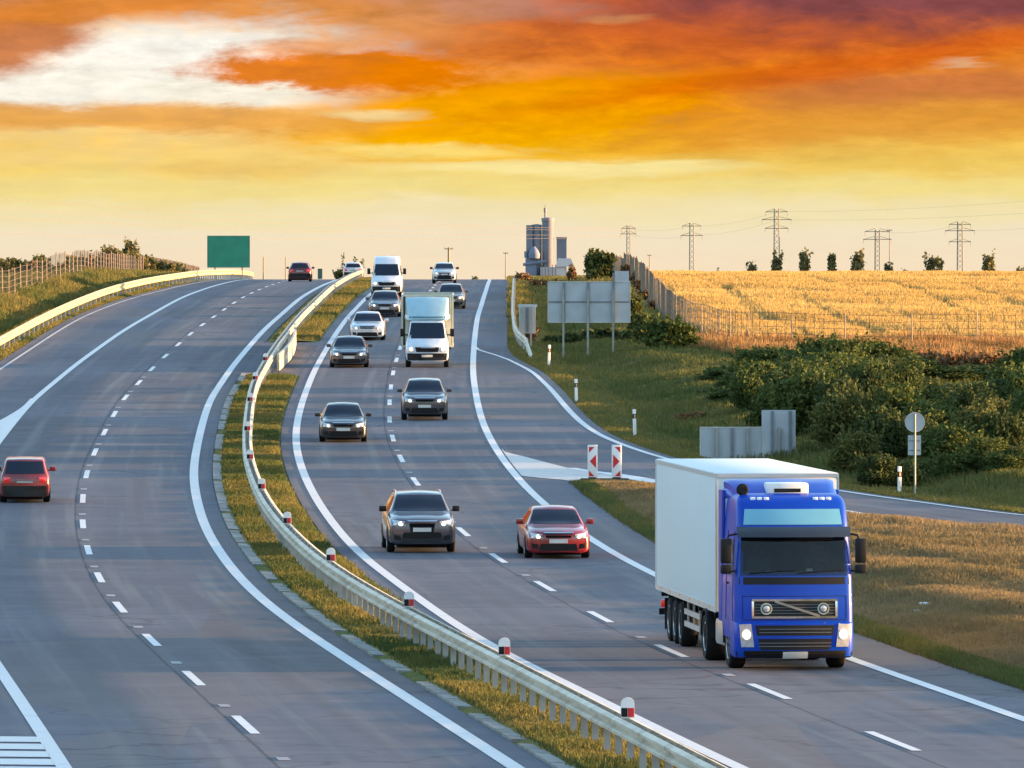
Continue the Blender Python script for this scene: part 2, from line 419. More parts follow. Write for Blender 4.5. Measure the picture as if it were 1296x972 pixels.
# ------------------------------------------------------------------ ground sheet
def grid_mesh(name, xs, ds, zf, mats, uvf=None):
    """xs (rows, cols) positions per row"""
    R, C = xs.shape
    D = np.repeat(ds[:, None], C, 1); Zv = zf(xs, D)
    V = np.stack([xs, D, Zv], -1).reshape(-1, 3)
    i = np.arange(R*C).reshape(R, C)
    F = np.stack([i[:-1,:-1], i[:-1,1:], i[1:,1:], i[1:,:-1]], -1).reshape(-1, 4)
    uv = None
    if uvf is not None: uv = uvf(xs, D).reshape(-1, 2)
    return np_mesh(name, V, F, mats, smooth=True, uv=uv)

rows = np.concatenate([[-3000,-800,-200,0,40,80,100], np.arange(110, 700, 2.), np.arange(700, 1000, 6.), np.geomspace(1000, 9000, 26)])
cols = np.concatenate([[-160,-110,-80,-60], np.arange(-46, 60, .8), [64,70,80,95,120,170]])
scale = np.where(rows > 700, 1 + (rows-700)/420., 1.0)
gx = cols[None, :]*scale[:, None]
gx = np.where((rows < 90)[:, None], cols[None, :]*12, gx)
def ground_z(x, d):
    near = d < 90
    z = terr(np.where(near, x*0+np.sign(x)*3, x), np.where(near, 90., d))
    return z
tag(link('ground', grid_mesh('ground', gx, rows, ground_z, M['turf'])), kind='structure')

def strip(name, fl, fr, d0, d1, dz, m, n=2, step=2.0, kind='structure', uoff=None, zprof=None):
    ds = np.arange(d0, d1 + step*.5, step); a = fl(ds); b = fr(ds)
    w = np.linspace(0, 1, n)
    xs = a[:, None]*(1-w) + b[:, None]*w
    zz = zr(ds)[:, None] + dz + (zprof(w)[None, :] if zprof is not None else 0)
    uvf = (lambda x, d: np.stack([x - uoff(d), d], -1)) if uoff is not None else None
    me = grid_mesh(name, xs, ds, lambda x, d: zz + 0*x, m, uvf)
    o = link(name, me); tag(o, kind=kind); return o

def left_edge(d): return np.where(d < 380, -35., -35 + (xD(np.maximum(d,380)) - .55 + 35)*sstep(380, 400, d))
strip('road', left_edge, lambda d: xB(d) + .64, 60, 900, 0, M['asphalt'], 12, uoff=DL)
strip('carriageway', lambda d: xE(d) - .58, xShoulder, 60, 900, 0, M['asphalt'], 10, uoff=DR, step=.8)
strip('exit_ramp', lambda d: xI(d) - .55, lambda d: xH(d) + .5, 226, 300, -.004, M['asphalt'], 6, step=1.0, uoff=lambda d: xI(d)+6)
# median: grass each side of the emergency crossing, which is paved
def med(w): return -.03 + .11*np.sin(PI*w)**.6
strip('median', lambda d: xB(d) + .66, lambda d: xE(d) - .6, 60, 404, 0, M['median_turf'], 9, zprof=med)
strip('median', lambda d: xB(d) + .66, lambda d: xE(d) - .6, 452, 900, 0, M['median_turf'], 9, zprof=med)
strip('crossover_paving', lambda d: xB(d) + .63, lambda d: xE(d) - .57, 403, 453, -.006, M['asphalt'], 3, uoff=lambda d: DR(d)-7)
# concrete gutter slabs along the median
g = MB(); d = 120.
while d < 398:
    ln = random.uniform(5, 15)
    for k in range(int(ln/1.0)):
        a, b_ = d + k*1.0, d + k*1.0 + .965
        j = random.uniform(-.006, .006)
        xa, xb = float(xB(a)) + .66, float(xB(b_)) + .66; za, zb = float(zr(a)), float(zr(b_)); wd = .42
        g.add([(xa,a,za+.045+j),(xa+wd,a,za+.02+j),(xb+wd,b_,zb+.02+j),(xb,b_,zb+.045+j),
               (xa,a,za-.1),(xa+wd,a,za-.1),(xb+wd,b_,zb-.1),(xb,b_,zb-.1)],
              [(0,1,2,3),(4,7,6,5),(0,4,5,1),(1,5,6,2),(2,6,7,3),(3,7,4,0)])
    d += ln + random.choice([.5, 1.5, 4.5])
tag(g.build('gutter', M['concrete']), kind='structure')

# ------------------------------------------------------------------ painted markings
LZ = .012
def line(fc, wd, d0, d1, m='line', step=2.0, name='road_marking'):
    f = fc; w = (lambda d: d*0 + wd) if isinstance(wd, (int, float)) else wd
    strip(name, lambda d: f(d) - w(d)/2, lambda d: f(d) + w(d)/2, d0, d1, LZ, M[m], 2, step)
line(xB, .30, 60, 880); line(xC, .26, 60, 880); line(xE, .28, 60, 880); line(xF, .28, 60, 880)
line(lambda d: xD(d)+.05, .14, 396, 880, 'line_worn')
line(xH, pchip([230,300,330,360,420,900],[.2,.2,.24,.26,.2,.2]), 236, 421, step=1)
# taper from the shoulder line out to the ramp edge line
tx = pchip([421,424,428,432,436,440,446],[.1,-.1,-.45,-.85,-1.3,-1.7,-1.95])
line(tx, .16, 421, 446, step=1)
line(lambda d: xI(d) + .05, pchip([225,262,276,290,296,300,307,309],[.16,.2,.3,.75,1.1,1.1,.5,.3]), 236, 309, step=.5)
def poly_mark(pts, m, name='road_marking', dz=LZ):
    ds = np.array([p[0] for p in pts]); 
    fl = pchip(ds, [p[1] for p in pts]); fr = pchip(ds, [p[2] for p in pts])
    strip(name, lambda d: fl(d), lambda d: fr(d), ds[0], ds[-1], dz, M[m], 3, .5)
# gore of the exit: white fan that opens towards the beacons
gp = [(d_, float(xF(d_)) + .2, max(float(xF(d_)) + .24, float(xI(d_)) - .1)) for d_ in np.arange(303.0, 325.1, 2.)]
poly_mark([(297.3, float(xI(297.3))-2.6, float(xI(297.3))-.3), (299.5, float(xF(299.5))+1.6, float(xI(299.5))-.2), (301.5, float(xF(301.5))+.7, float(xI(301.5))-.15)] + gp, 'line_worn')
# gore on the far left
poly_mark([(318, -22.2, float(xC(318))-.1), (330, -21.5, float(xC(330))-.1), (350, -20.75, float(xC(350))-.1), (364, -20.6, float(xC(364))-.1), (375, float(xC(375))-.2, float(xC(375))-.1)], 'line')
# hatched gore at the bottom left
def bar(d0, d1, slant):
    ds = [d0, d1]
    V = []
    for (xx, dd) in ((-12.5, d0+slant), (float(xC(d0))-.12, d0), (float(xC(d1))-.12, d1), (-12.5, d1+slant)):
        V.append((xx, dd, float(zr(dd)) + LZ))
    return V
hb = MB()
for dd in np.arange(126, 154.5, 2.35):
    hb.add(bar(dd, dd + 1.75, .7), [(0,1,2,3)])
tag(hb.build('road_marking', M['line']), kind='structure')
# lane dashes 6 m on, 12 m off, with the ghosts of older paint between them
def dashes(fc, first, wd):
    a = MB(); gh = MB(); d = first
    while d < 860:
        for (s0, s1, mb, w) in ((0, 6.2, a, wd), (9.5, 10.5, gh, wd*1.2)):
            k = np.linspace(d+s0, d+s1, 4 if s1 > 7 else 5)
            if s0 > 0 and random.random() < .25: continue
            x = fc(k); z = zr(k) + LZ
            for i in range(len(k)-1):
                mb.add([(x[i]-w/2,k[i],z[i]),(x[i]+w/2,k[i],z[i]),(x[i+1]+w/2,k[i+1],z[i+1]),(x[i+1]-w/2,k[i+1],z[i+1])], [(0,1,2,3)])
        d += 18
    tag(a.build('lane_marking', M['line']), kind='structure'); tag(gh.build('lane_marking', M['line_ghost']), kind='structure')
dashes(DL, 157 - 36, .18); dashes(DR, 151.5 - 36, .18)

# ------------------------------------------------------------------ wheat field on the right
FENCE_R = [(8.0, 720), (8.2, 660), (8.3, 600), (8.3, 540), (8.5, 475), (9.0, 455), (11.2, 432), (15, 427), (21.3, 428), (30, 430), (45, 432)]
def field_material():
    m = bpy.data.materials.new('ripe_wheat'); t, N, L = nt(m); b = N['Principled BSDF']
    tc = N.new('ShaderNodeTexCoord'); ob = tc.outputs['Object']
    a = node_noise(t, ob, .05, 5); c2 = node_noise(t, ob, .6, 6, .65)
    c = node_mix(t, node_range(t, a, .35, .65), (.33,.21,.07), (.39,.26,.095))
    c = node_mix(t, node_range(t, c2, .45, .75, 0, .5), c, (.26,.17,.06))
    L.new(c, b.inputs['Base Color']); b.inputs['Roughness'].default_value = .9; b.inputs['Specular IOR Level'].default_value = .1
    bp = N.new('ShaderNodeBump'); bp.inputs['Strength'].default_value = 1; bp.inputs['Distance'].default_value = .4
    L.new(c2, bp.inputs['Height']); L.new(bp.outputs['Normal'], b.inputs['Normal'])
    return m
M['wheat'] = field_material()
fx0 = pchip([428,432,455,475,540,600,660,720,1000,1400],[21,11.8,9.6,9.1,8.9,8.9,8.8,8.6,8.0,7.0])
fd = np.concatenate([np.arange(431, 1000, 4.), np.arange(1000, 1400, 20.)])
fw = np.linspace(0, 1, 40)**1.3
fxs = fx0(fd)[:, None] + fw[None, :]*(95 + .05*fd[:, None])
tag(link('field', grid_mesh('field', fxs, fd, lambda x, d: terr(x, d) + .04 + .06*sstep(0, 2.5, x - fx0(d))*sstep(431, 435, d), M['wheat'])), kind='structure')

# ------------------------------------------------------------------ camera, sun, world
cam = bpy.data.cameras.new('camera'); co = bpy.data.objects.new('camera', cam); COL.objects.link(co)
co.location = (0, 0, CAM_H); co.rotation_euler = (PI/2, 0, 0)
cam.sensor_width = 36; cam.lens = 36*FOC/1296; cam.shift_y = -(486-HOR)/1296
cam.clip_start = 1; cam.clip_end = 40000
SC.camera = co
SUN_EL, SUN_AZ = 4.0, 3.0      # degrees: elevation; azimuth swung from due right (+x) towards far (+y)
sd = bpy.data.lights.new('sun', 'SUN'); so = bpy.data.objects.new('sun', sd); COL.objects.link(so)
sd.energy = 2.7; sd.angle = math.radians(.6); sd.color = (1, .56, .23)
sv = Vector((math.cos(math.radians(SUN_EL))*math.cos(math.radians(SUN_AZ)), math.cos(math.radians(SUN_EL))*math.sin(math.radians(SUN_AZ)), math.sin(math.radians(SUN_EL))))
so.rotation_euler = (-sv).to_track_quat('-Z', 'Y').to_euler(); so.location = (60, 200, 60)

w = bpy.data.worlds.new('World'); SC.world = w; w.use_nodes = True
t = w.node_tree; N = t.nodes; L = t.links; N.clear()
out = N.new('ShaderNodeOutputWorld')
sky = N.new('ShaderNodeTexSky'); sky.sky_type = 'NISHITA'; sky.sun_disc = False
sky.sun_elevation = math.radians(SUN_EL); sky.sun_rotation = math.radians(90 - SUN_AZ)
sky.air_density = 1.0; sky.dust_density = 1.0; sky.ozone_density = 1.6
bg1 = N.new('ShaderNodeBackground'); bg1.inputs['Strength'].default_value = .15
L.new(sky.outputs['Color'], bg1.inputs['Color'])
tc = N.new('ShaderNodeTexCoord'); sp = N.new('ShaderNodeSeparateXYZ'); L.new(tc.outputs['Generated'], sp.inputs[0])
x_, y_, z_ = sp.outputs
mm = lambda op, a, b=None, c=None, clamp=False: node_math(t, op, a, b, c, clamp)
hor = mm('SQRT', mm('ADD', mm('MULTIPLY', x_, x_), mm('MULTIPLY', y_, y_)))
U = mm('MULTIPLY', mm('ARCTAN2', x_, y_), FOC/648)
Vv = mm('MULTIPLY', mm('DIVIDE', z_, hor), FOC/HOR)
cv = N.new('ShaderNodeCombineXYZ'); L.new(U, cv.inputs[0]); L.new(Vv, cv.inputs[1])
uvv = cv.outputs[0]
def wnoise(su, sv_, detail=7, rough=.55, off=(0,0,0), dist=0.):
    a = N.new('ShaderNodeVectorMath'); a.operation = 'MULTIPLY_ADD'; a.inputs[1].default_value = (su, sv_, 1); a.inputs[2].default_value = off
    L.new(uvv, a.inputs[0]); return node_noise(t, a.outputs[0], 1, detail, rough, dist)
n_big = wnoise(1.3, 2.8, 5, .5, (3,1,0)); n_mid = wnoise(3.2, 9, 8, .62, (7,4,0), .6); n_fine = wnoise(8, 26, 6, .6, (1,9,0), .4)
n_tex = wnoise(4.5, 8.0, 9, .7, (2,6,0), .5); n_bil = wnoise(8.5, 12.0, 8, .66, (5,2,0), .3)
# wind-shear: the cloud layer tilts, climbing to the right
Ud = mm('ADD', U, mm('MULTIPLY', mm('SUBTRACT', n_mid, .5), .24))
Vd0 = mm('ADD', Vv, mm('MULTIPLY', mm('SUBTRACT', n_big, .5), .12))
Vd = mm('ADD', Vd0, mm('MULTIPLY', mm('SUBTRACT', n_mid, .5), .13))
ramp = N.new('ShaderNodeValToRGB'); cr = ramp.color_ramp; cr.interpolation = 'EASE'
stops = [(0, (250,229,198)), (.10, (248,231,200)), (.2, (247,231,184)), (.29, (246,225,148)), (.37, (247,214,122)), (.46, (246,198,96)), (.56, (243,174,76)), (.7, (238,150,66)), (.85, (226,126,60)), (1, (204,106,66))]
cr.elements[0].position = 0; cr.elements[1].position = 1
for p, c in stops[1:-1]: cr.elements.new(p)
for e, (p, c) in zip(cr.elements, stops): e.position = p; e.color = (*srgb(*c), 1)
L.new(Vd, ramp.inputs['Fac']); colr = ramp.outputs['Color']
def blob(u0, v0, ru, rv, col, amt, soft=1.0, uu=None, vv=None, tilt=0.):
    global colr
    uu = uu or Ud; vv = vv or Vd
    du = mm('SUBTRACT', uu, u0); dv = mm('SUBTRACT', mm('SUBTRACT', vv, v0), mm('MULTIPLY', du, tilt))
    r = mm('SQRT', mm('ADD', mm('POWER', mm('DIVIDE', du, ru), 2), mm('POWER', mm('DIVIDE', dv, rv), 2)))
    r = mm('ADD', r, mm('ADD', mm('MULTIPLY', mm('SUBTRACT', n_tex, .5), 1.1), mm('MULTIPLY', mm('SUBTRACT', n_bil, .5), .8)))
    f = node_range(t, r, 1 - .5*soft, 1 + .5*soft, amt, 0)
    colr = node_mix(t, f, colr, tuple(srgb(*col)))
BLOBS = [
    (-.7, .72, .66, .28, (254,228,168), .9, 1.5, 0),       # glow round the opening
    (.08, .55, .48, .14, (253,164,22), .95, 1.2, .04),      # amber core
    (0, .455, .34, .06, (255,202,66), .8, 1.1, .03),
    (.22, .70, .50, .14, (231,122,46), .62, 1.4, .10),       # orange red
    (-.06, .82, .36, .09, (226,124,54), .8, 1.1, .1),
    (.50, .91, .58, .12, (190,92,60), .68, 1.1, .04),        # dark red
    (.02, .57, .42, .11, (252,172,36), .85, 1.4, .05),
    (.84, 1.02, .55, .12, (124,74,82), .85, 1.2, .0),       # plum cloud, top right
    (.80, .655, .40, .085, (200,120,78), .8, 1.2, .12),     # salmon
    (.74, .52, .55, .085, (226,154,74), .7, 1.2, .05),
    (.70, .40, .55, .05, (240,198,100), .6, 1.1, .02),
    (.62, .745, .50, .045, (214,96,50), .6, 1.3, .26),      # red streak climbing to the right
    (-.10, .98, .26, .05, (192,142,126), .7, 1.2, 0),
    (-.50, .94, .38, .075, (224,146,80), .9, 1.0, .02),
    (-.30, .875, .22, .05, (222,150,96), .7, 1.1, -.05),
    (-.68, .745, .37, .165, (254,249,238), 1.0, 1.05, -.03), # the bright opening
    (-.90, .69, .27, .10, (254,248,234), 1.0, 1.05, 0),
    (-.55, .64, .16, .05, (254,246,226), .9, .9, -.1),
    (-.33, .72, .27, .068, (233,130,44), .97, .6, -.04),    # orange bar reaching into it
    (-.42, .80, .13, .03, (228,140,66), .7, .9, .1),
    (-.78, .55, .52, .055, (238,172,90), .9, .9, -.04),     # tongue below it
    (-.97, .88, .15, .14, (206,120,64), .92, .9, .2),       # rust clouds in the corner
    (-.80, .97, .25, .05, (226,140,70), .85, .9, .1),
    (-.28, .56, .09, .02, (255,236,178), .65, 1.4, .03),
    (.10, .365, .32, .028, (255,240,172), .75, 1.0, .02),
    (-.17, .43, .2, .026, (255,236,150), .6, 1.0, 0),
    (-.55, .37, .16, .03, (242,196,110), .5, 1.0, 0),
    (.22, .935, .055, .016, (232,170,116), .45, 1.5, .1),
    (.89, .765, .05, .014, (240,196,156), .6, 1.5, 0),
]
for (u0, v0, ru, rv, col, amt, soft, tilt) in BLOBS: blob(u0, v0, ru, rv, col, amt, soft, tilt=tilt)
# fine wisps brighten and darken the layer
hsv = N.new('ShaderNodeHueSaturation'); L.new(colr, hsv.inputs['Color'])
wv = mm('ADD', mm('MULTIPLY', mm('SUBTRACT', n_fine, .5), .34), mm('ADD', mm('MULTIPLY', mm('SUBTRACT', n_tex, .5), .45), mm('MULTIPLY', mm('MULTIPLY', mm('SUBTRACT', n_bil, .5), .75), node_range(t, Vv, .4, .8, .15, 1))))
wv = mm('MULTIPLY', wv, node_range(t, Vv, .12, .5, .15, 1))
L.new(mm('ADD', .965, wv), hsv.inputs['Value']); hsv.inputs['Saturation'].default_value = 1.04
bg2 = N.new('ShaderNodeBackground'); L.new(hsv.outputs['Color'], bg2.inputs['Color']); bg2.inputs['Strength'].default_value = 1/2**EXPO
mixs = N.new('ShaderNodeMixShader'); L.new(node_range(t, Vv, 1.6, 7.0, 1, 0), mixs.inputs[0])
L.new(bg1.outputs[0], mixs.inputs[1]); L.new(bg2.outputs[0], mixs.inputs[2]); L.new(mixs.outputs[0], out.inputs['Surface'])

vs = SC.view_settings; vs.view_transform = 'Standard'; vs.look = 'None'; vs.exposure = EXPO; vs.gamma = 1; vs.use_curve_mapping = False
# ------------------------------------------------------------------ vehicles
def paint(name, col, metal=.3, rough=.32, coat=.7):
    return mat(name, col, rough, metal, coat, var=.05, vscale=2.5, dirt=((.09,.08,.07), 2.2, .07))

class Loft:
    """a closed body lofted along Y from sections; keeps a BVH so that panels can be laid on it"""
    def __init__(s, keys, n=64, bulge=(.16, .10)):
        ks = np.array(keys, float)          # y, half width, bottom, belt, roof half width, roof z, crown
        f = [pchip(ks[:,0], ks[:,i]) for i in range(1, 7)]
        y0, y1 = ks[0,0], ks[-1,0]
        t = np.linspace(0, 1, n); ys = y0 + (y1-y0)*t
        ys = np.unique(np.concatenate([ys, y0 + (y1-y0)*np.array([.004,.01,.02,.03,.045,.955,.97,.98,.99,.996])]))
        V = []; 
        for y in ys:
            w, zb, zt, wr, zrf, cr = [float(q(y)) for q in f]
            h = zt - zb
            half = [(0,zb),(.5*w,zb),(.84*w,zb),(.95*w,zb+.04),(.988*w,zb+.12*h+.03),(w,zb+.36*h),(w,zb+.62*h),(.992*w,zb+.82*h),(.975*w,zb+.93*h),(.95*w,zt)]
            a = half[-1]; rz = max(zrf, zt+.004)
            for k in (.2,.4,.6,.8): half.append((a[0]+(wr-a[0])*k, a[1]+(rz-.05*min(1,(rz-zt)/.2)-a[1])*k))
            half += [(wr, rz-.05*min(1,(rz-zt)/.2)), (wr*.965, rz-.012), (wr*.88, rz+.012+cr*.15), (wr*.6, rz+cr*.6), (wr*.3, rz+cr*.9), (0, rz+cr)]
            full = half + [(-x, z) for x, z in half[-2:0:-1]]
            V.append([(x, y + (bulge[0]*(abs(x)/w)**2.2*np.clip(1-(y-y0)/.9, 0, 1)**1.0 if y < 0 else -bulge[1]*(abs(x)/w)**2.2*np.clip(1-(y1-y)/.7, 0, 1)), z) for x, z in full])
        R = len(V); C = len(V[0])
        s.v = [p for r in V for p in r]
        s.f = [(i*C+k, (i+1)*C+k, (i+1)*C+(k+1)%C, i*C+(k+1)%C) for i in range(R-1) for k in range(C)]
        s.f += [tuple(range(C)), tuple(range((R-1)*C, R*C))[::-1]]
        s.bvh = BVHTree.FromPolygons([Vector(p) for p in s.v], s.f)
        s.y0, s.y1 = y0, y1
    def hit(s, view, a, b):
        if view == 'front': o, d = Vector((a, s.y0-3, b)), Vector((0,1,0))
        elif view == 'rear': o, d = Vector((a, s.y1+3, b)), Vector((0,-1,0))
        elif view == 'left': o, d = Vector((-4, a, b)), Vector((1,0,0))
        elif view == 'right': o, d = Vector((4, a, b)), Vector((-1,0,0))
        else: o, d = Vector((a, b, 9)), Vector((0,0,-1))
        h = s.bvh.ray_cast(o, d)
        if h[0] is None:
            p = s.bvh.find_nearest(o + d*3.2); return p[0], (p[1] if p[1].dot(d) < 0 else -p[1])
        n = h[1] if h[1].dot(d) < 0 else -h[1]
        return h[0], n
    def panel(s, name, view, c, m, parent, nu=8, nv=6, off=.008, label=None):
        """a panel hugging the body; c: four corners (u,v) anticlockwise from lower left"""
        c = [Vector(q) for q in c]; P = []; Q = []
        for j in range(nv+1):
            for i in range(nu+1):
                u, v = i/nu, j/nv
                q = (c[0]*(1-u)+c[1]*u)*(1-v) + (c[3]*(1-u)+c[2]*u)*v
                p, n = s.hit(view, q.x, q.y); P.append(p + n*off); Q.append(p - n*.012)
        W = nu+1; mb = MB(); nP = len(P)
        fs = []
        for j in range(nv):
            for i in range(nu):
                q = (j*W+i, j*W+i+1, (j+1)*W+i+1, (j+1)*W+i)
                fs.append(q); fs.append(tuple(k+nP for k in q[::-1]))
        per = [i for i in range(W)] + [j*W+nu for j in range(1, nv+1)] + [nv*W+i for i in range(nu-1, -1, -1)] + [j*W for j in range(nv-1, 0, -1)]
        for a, b in zip(per, per[1:]+per[:1]): fs.append((b, a, a+nP, b+nP))
        mb.add(P + Q, fs)
        o = mb.build(name, m, parent, smooth=50)
        if label: o['label'] = label
        return o
    def mesh(s, name, m, parent):
        mb = MB(); mb.add(s.v, s.f); return mb.build(name, m, parent, smooth=38)

_wheel_cache = {}
def wheel(parent, x, y, r, w, side, dual=False):
    """tyre with a rim as its sub-part, joined under one wheel part"""
    key = (round(r,3), round(w,3))
    if key not in _wheel_cache:
        a = MB(); h = w/2
        a.lathe_x([(-h*.9, r*.62), (-h, r*.7), (-h, r*.9), (-h*.8, r*.98), (-h*.4, r), (h*.4, r), (h*.8, r*.98), (h, r*.9), (h, r*.7), (h*.9, r*.62)], 32)
        b = MB(); b.lathe_x([(h*.55, r*.5), (h*.93, r*.63), (h*.96, r*.6), (h*.72, r*.52), (h*.68, r*.2), (h*.85, r*.16), (h*.85, .001)], 32)
        for k in range(5):
            an = 2*PI*k/5; c, s_ = math.cos(an), math.sin(an)
            Mx = Matrix(((1,0,0,0),(0,c,-s_,0),(0,s_,c,0),(0,0,0,1)))
            b.box(h*.66, h*.9, -r*.055, r*.055, r*.12, r*.58, M=Mx)
        ty = a.build('wheel', M['tyre'], None, smooth=40); ri = b.build('rim', M['rim'], ty, smooth=40)
        _wheel_cache[key] = (ty.data, ri.data)
        bpy.data.objects.remove(ri); bpy.data.objects.remove(ty)
    ty = link('wheel', _wheel_cache[key][0], parent); ri = link('rim', _wheel_cache[key][1], ty)
    ty.location = (x, y, r)
    if side < 0: ty.rotation_euler = (0, 0, PI)
    return ty

def place(px, d, fx, away=False, x=None, dyaw=0.):
    """position and attitude on the road at distance d"""
    x = X(px, d) if x is None else x
    slope = float((zr(d+2.5) - zr(d-2.5))/5); hd = float((fx(d+4)-fx(d-4))/8)
    yaw = -math.atan(hd)*-1 if False else math.atan(-hd)
    pitch = math.atan(slope)
    loc = (x, d, float(zr(d)))
    return loc, ((-pitch if away else pitch), 0, yaw*-1*-1 + (PI if away else 0) + dyaw)

def arch(mb, x, y, r, side):
    """dark lip round the wheel opening"""
    n = 18; vs = []; fs = []
    for k in range(n+1):
        a = PI*k/n - 0.12 + .24*k/n*0
        for rr, xx in ((r*1.02, .004), (r*1.17, .004), (r*1.17, -.03), (r*1.02, -.03)):
            vs.append((x+side*xx, y+rr*math.cos(a), r+rr*math.sin(a)*1.0))
    for k in range(n):
        for q in range(4): fs.append((k*4+q, k*4+(q+1)%4, (k+1)*4+(q+1)%4, (k+1)*4+q))
    mb.add(vs, fs)

def make_car(name, label, cat, loc, rot, kind, col, L_=4.5, W=1.82, H=1.45, lights=True, group=None, metal=.35, dark_low=False, rails=False, grille='wide', estr=None, low_glass=False, tail_only=False):
    root = empty(name, loc, rot); tag(root, label, cat, group)
    w = W/2; f = -L_/2; suv = kind == 'suv'; r = .37 if suv else .315
    zb = .25 if suv else .17; hood = (.98 if suv else .80)*H/1.45 if not suv else 1.0*H/1.70
    belt = hood + .07; H0 = H - .05
    p = paint(name + '_paint', col, metal)
    def k(u, ww, b, zt, wr, rz, cr): return (f + u*L_, w*ww, b, zt, w*wr, rz, cr)
    nose = [k(0, .86, zb+.03, hood-.20, .70, hood-.14, .02), k(.008, .91, zb, hood-.17, .74, hood-.11, .03), k(.03, .95, zb, hood-.12, .80, hood-.055, .035), k(.07, .975, zb, hood-.07, .84, hood-.005, .04), k(.14, .99, zb, hood-.02, .86, hood+.045, .045), k(.235, 1, zb, hood+.03, .86, hood+.10, .045)]
    if kind == 'sedan':
        rest = [k(.27, 1, zb, belt, .86, hood+.15, .04), k(.36, 1, zb, belt+.01, .76, H0-.17, .045), k(.42, 1, zb, belt+.01, .70, H0-.04, .05), k(.50, 1, zb, belt+.02, .68, H0, .05), k(.62, 1, zb, belt+.03, .68, H0-.01, .05), k(.72, .995, zb, belt+.05, .70, H0-.08, .05), k(.84, .99, zb, belt+.09, .82, belt+.17, .04), k(.90, .975, zb, belt+.07, .82, belt+.12, .03), k(.97, .95, zb+.02, belt+.04, .80, belt+.09, .03), k(1, .88, zb+.06, belt-.08, .74, belt-.03, .02)]
    elif kind == 'hatch':
        rest = [k(.27, 1, zb, belt, .86, hood+.16, .04), k(.37, 1, zb, belt+.01, .76, H0-.16, .045), k(.43, 1, zb, belt+.02, .71, H0-.04, .045), k(.55, 1, zb, belt+.03, .70, H0, .04), k(.78, .995, zb, belt+.05, .69, H0-.02, .04), k(.88, .985, zb, belt+.06, .68, H0-.06, .04), k(.915, .98, zb, belt+.06, .69, H0-.13, .03), k(.965, .965, zb+.02, belt+.05, .80, belt+.12, .02), k(.985, .94, zb+.04, belt-.02, .80, belt+.03, .02), k(1, .9, zb+.08, belt-.18, .78, belt-.13, .02)]
    elif kind == 'boxy':
        rest = [k(.27, 1, zb, belt, .9, hood+.16, .03), k(.36, 1, zb, belt+.01, .84, H0-.14, .03), k(.42, 1, zb, belt+.02, .80, H0-.02, .03), k(.55, 1, zb, belt+.03, .79, H0+.01, .03), k(.80, 1, zb, belt+.04, .78, H0, .03), k(.88, .995, zb, belt+.04, .78, H0-.03, .025), k(.905, .99, zb, belt+.04, .79, H0-.1, .02), k(.965, .985, zb+.02, belt+.03, .88, belt+.1, .02), k(.985, .975, zb+.03, belt-.03, .88, belt+.02, .02), k(1, .95, zb+.06, belt-.2, .86, belt-.15, .02)]
    else:
        rest = [k(.27, 1, zb, belt, .86, hood+.16, .04), k(.36, 1, zb, belt+.01, .76, H0-.17, .045), k(.42, 1, zb, belt+.02, .72, H0-.04, .05), k(.52, 1, zb, belt+.03, .71, H0, .05), k(.78, .995, zb, belt+.04, .70, H0-.02, .05), k(.90, .985, zb, belt+.05, .70, H0-.09, .05), k(.955, .97, zb+.02, belt+.05, .78, belt+.22, .03), k(.985, .95, zb+.03, belt, .82, belt+.05, .02), k(1, .9, zb+.08, belt-.15, .78, belt-.1, .02)]
    lo = Loft(nose + rest)
    lo.mesh('body', p, root)
    gl = M['glass']
    zc = hood + (.155 if not suv else .165); zt = H - .11
    wb, wt = w*.80, w*.655
    lo.panel('windscreen', 'front', [(-wb, zc), (wb, zc), (wt, zt), (-wt, zt)], gl, root, 14, 8)
    bz = belt + .09; tz = H - .16
    ya = f + .335*L_; yb = f + .555*L_; yc = f + (.765 if kind == 'sedan' else .80)*L_
    for sd_, nm in ((-1, 'left'), (1, 'right')):
        A = [(ya-.02, bz), (yb-.04, bz), (yb-.04, tz), (ya+.36, tz)]; B = [(yb+.04, bz), (yc, bz+.02), (yc-.26, tz-.01), (yb+.04, tz)]
        for q in (A, B):
            lo.panel('side_window', nm, q if sd_ < 0 else [q[1], q[0], q[3], q[2]], gl, root, 8, 5)
    # rear window and lamps
    if kind == 'sedan': lo.panel('rear_window', 'rear', [(w*.72, belt+.2), (-w*.72, belt+.2), (-w*.6, H-.13), (w*.6, H-.13)], gl, root, 10, 5)
    elif kind == 'boxy': lo.panel('rear_window', 'rear', [(w*.80, belt+.07), (-w*.80, belt+.07), (-w*.71, H-.12), (w*.71, H-.12)], gl, root, 10, 5)
    else: lo.panel('rear_window', 'rear', [(w*.78, belt+.13), (-w*.78, belt+.13), (-w*.64, H-.17), (w*.64, H-.17)], gl, root, 10, 5)
    zl = belt - (.10 if kind != 'hatch' else .06)
    for s_ in (-1, 1):
        c = [(s_*w*.84, zl-.13), (s_*w*.56, zl-.10), (s_*w*.58, zl+.06), (s_*w*.85, zl+.07)]
        if s_ < 0: c = [c[0], c[1], c[2], c[3]]
        lo.panel('tail_lamp', 'rear', c, M['tail'], root, 5, 4, .014)
    lo.panel('number_plate', 'rear', [(.26, zl-.12), (-.26, zl-.12), (-.26, zl-.01), (.26, zl-.01)], M['plate'], root, 4, 2, .016)
    lo.panel('rear_bumper', 'rear', [(w*.86, zb+.06), (-w*.86, zb+.06), (-w*.88, zl-.22), (w*.88, zl-.22)], M['black_plastic'], root, 8, 3, .022)
    # face
    zh = hood - .235
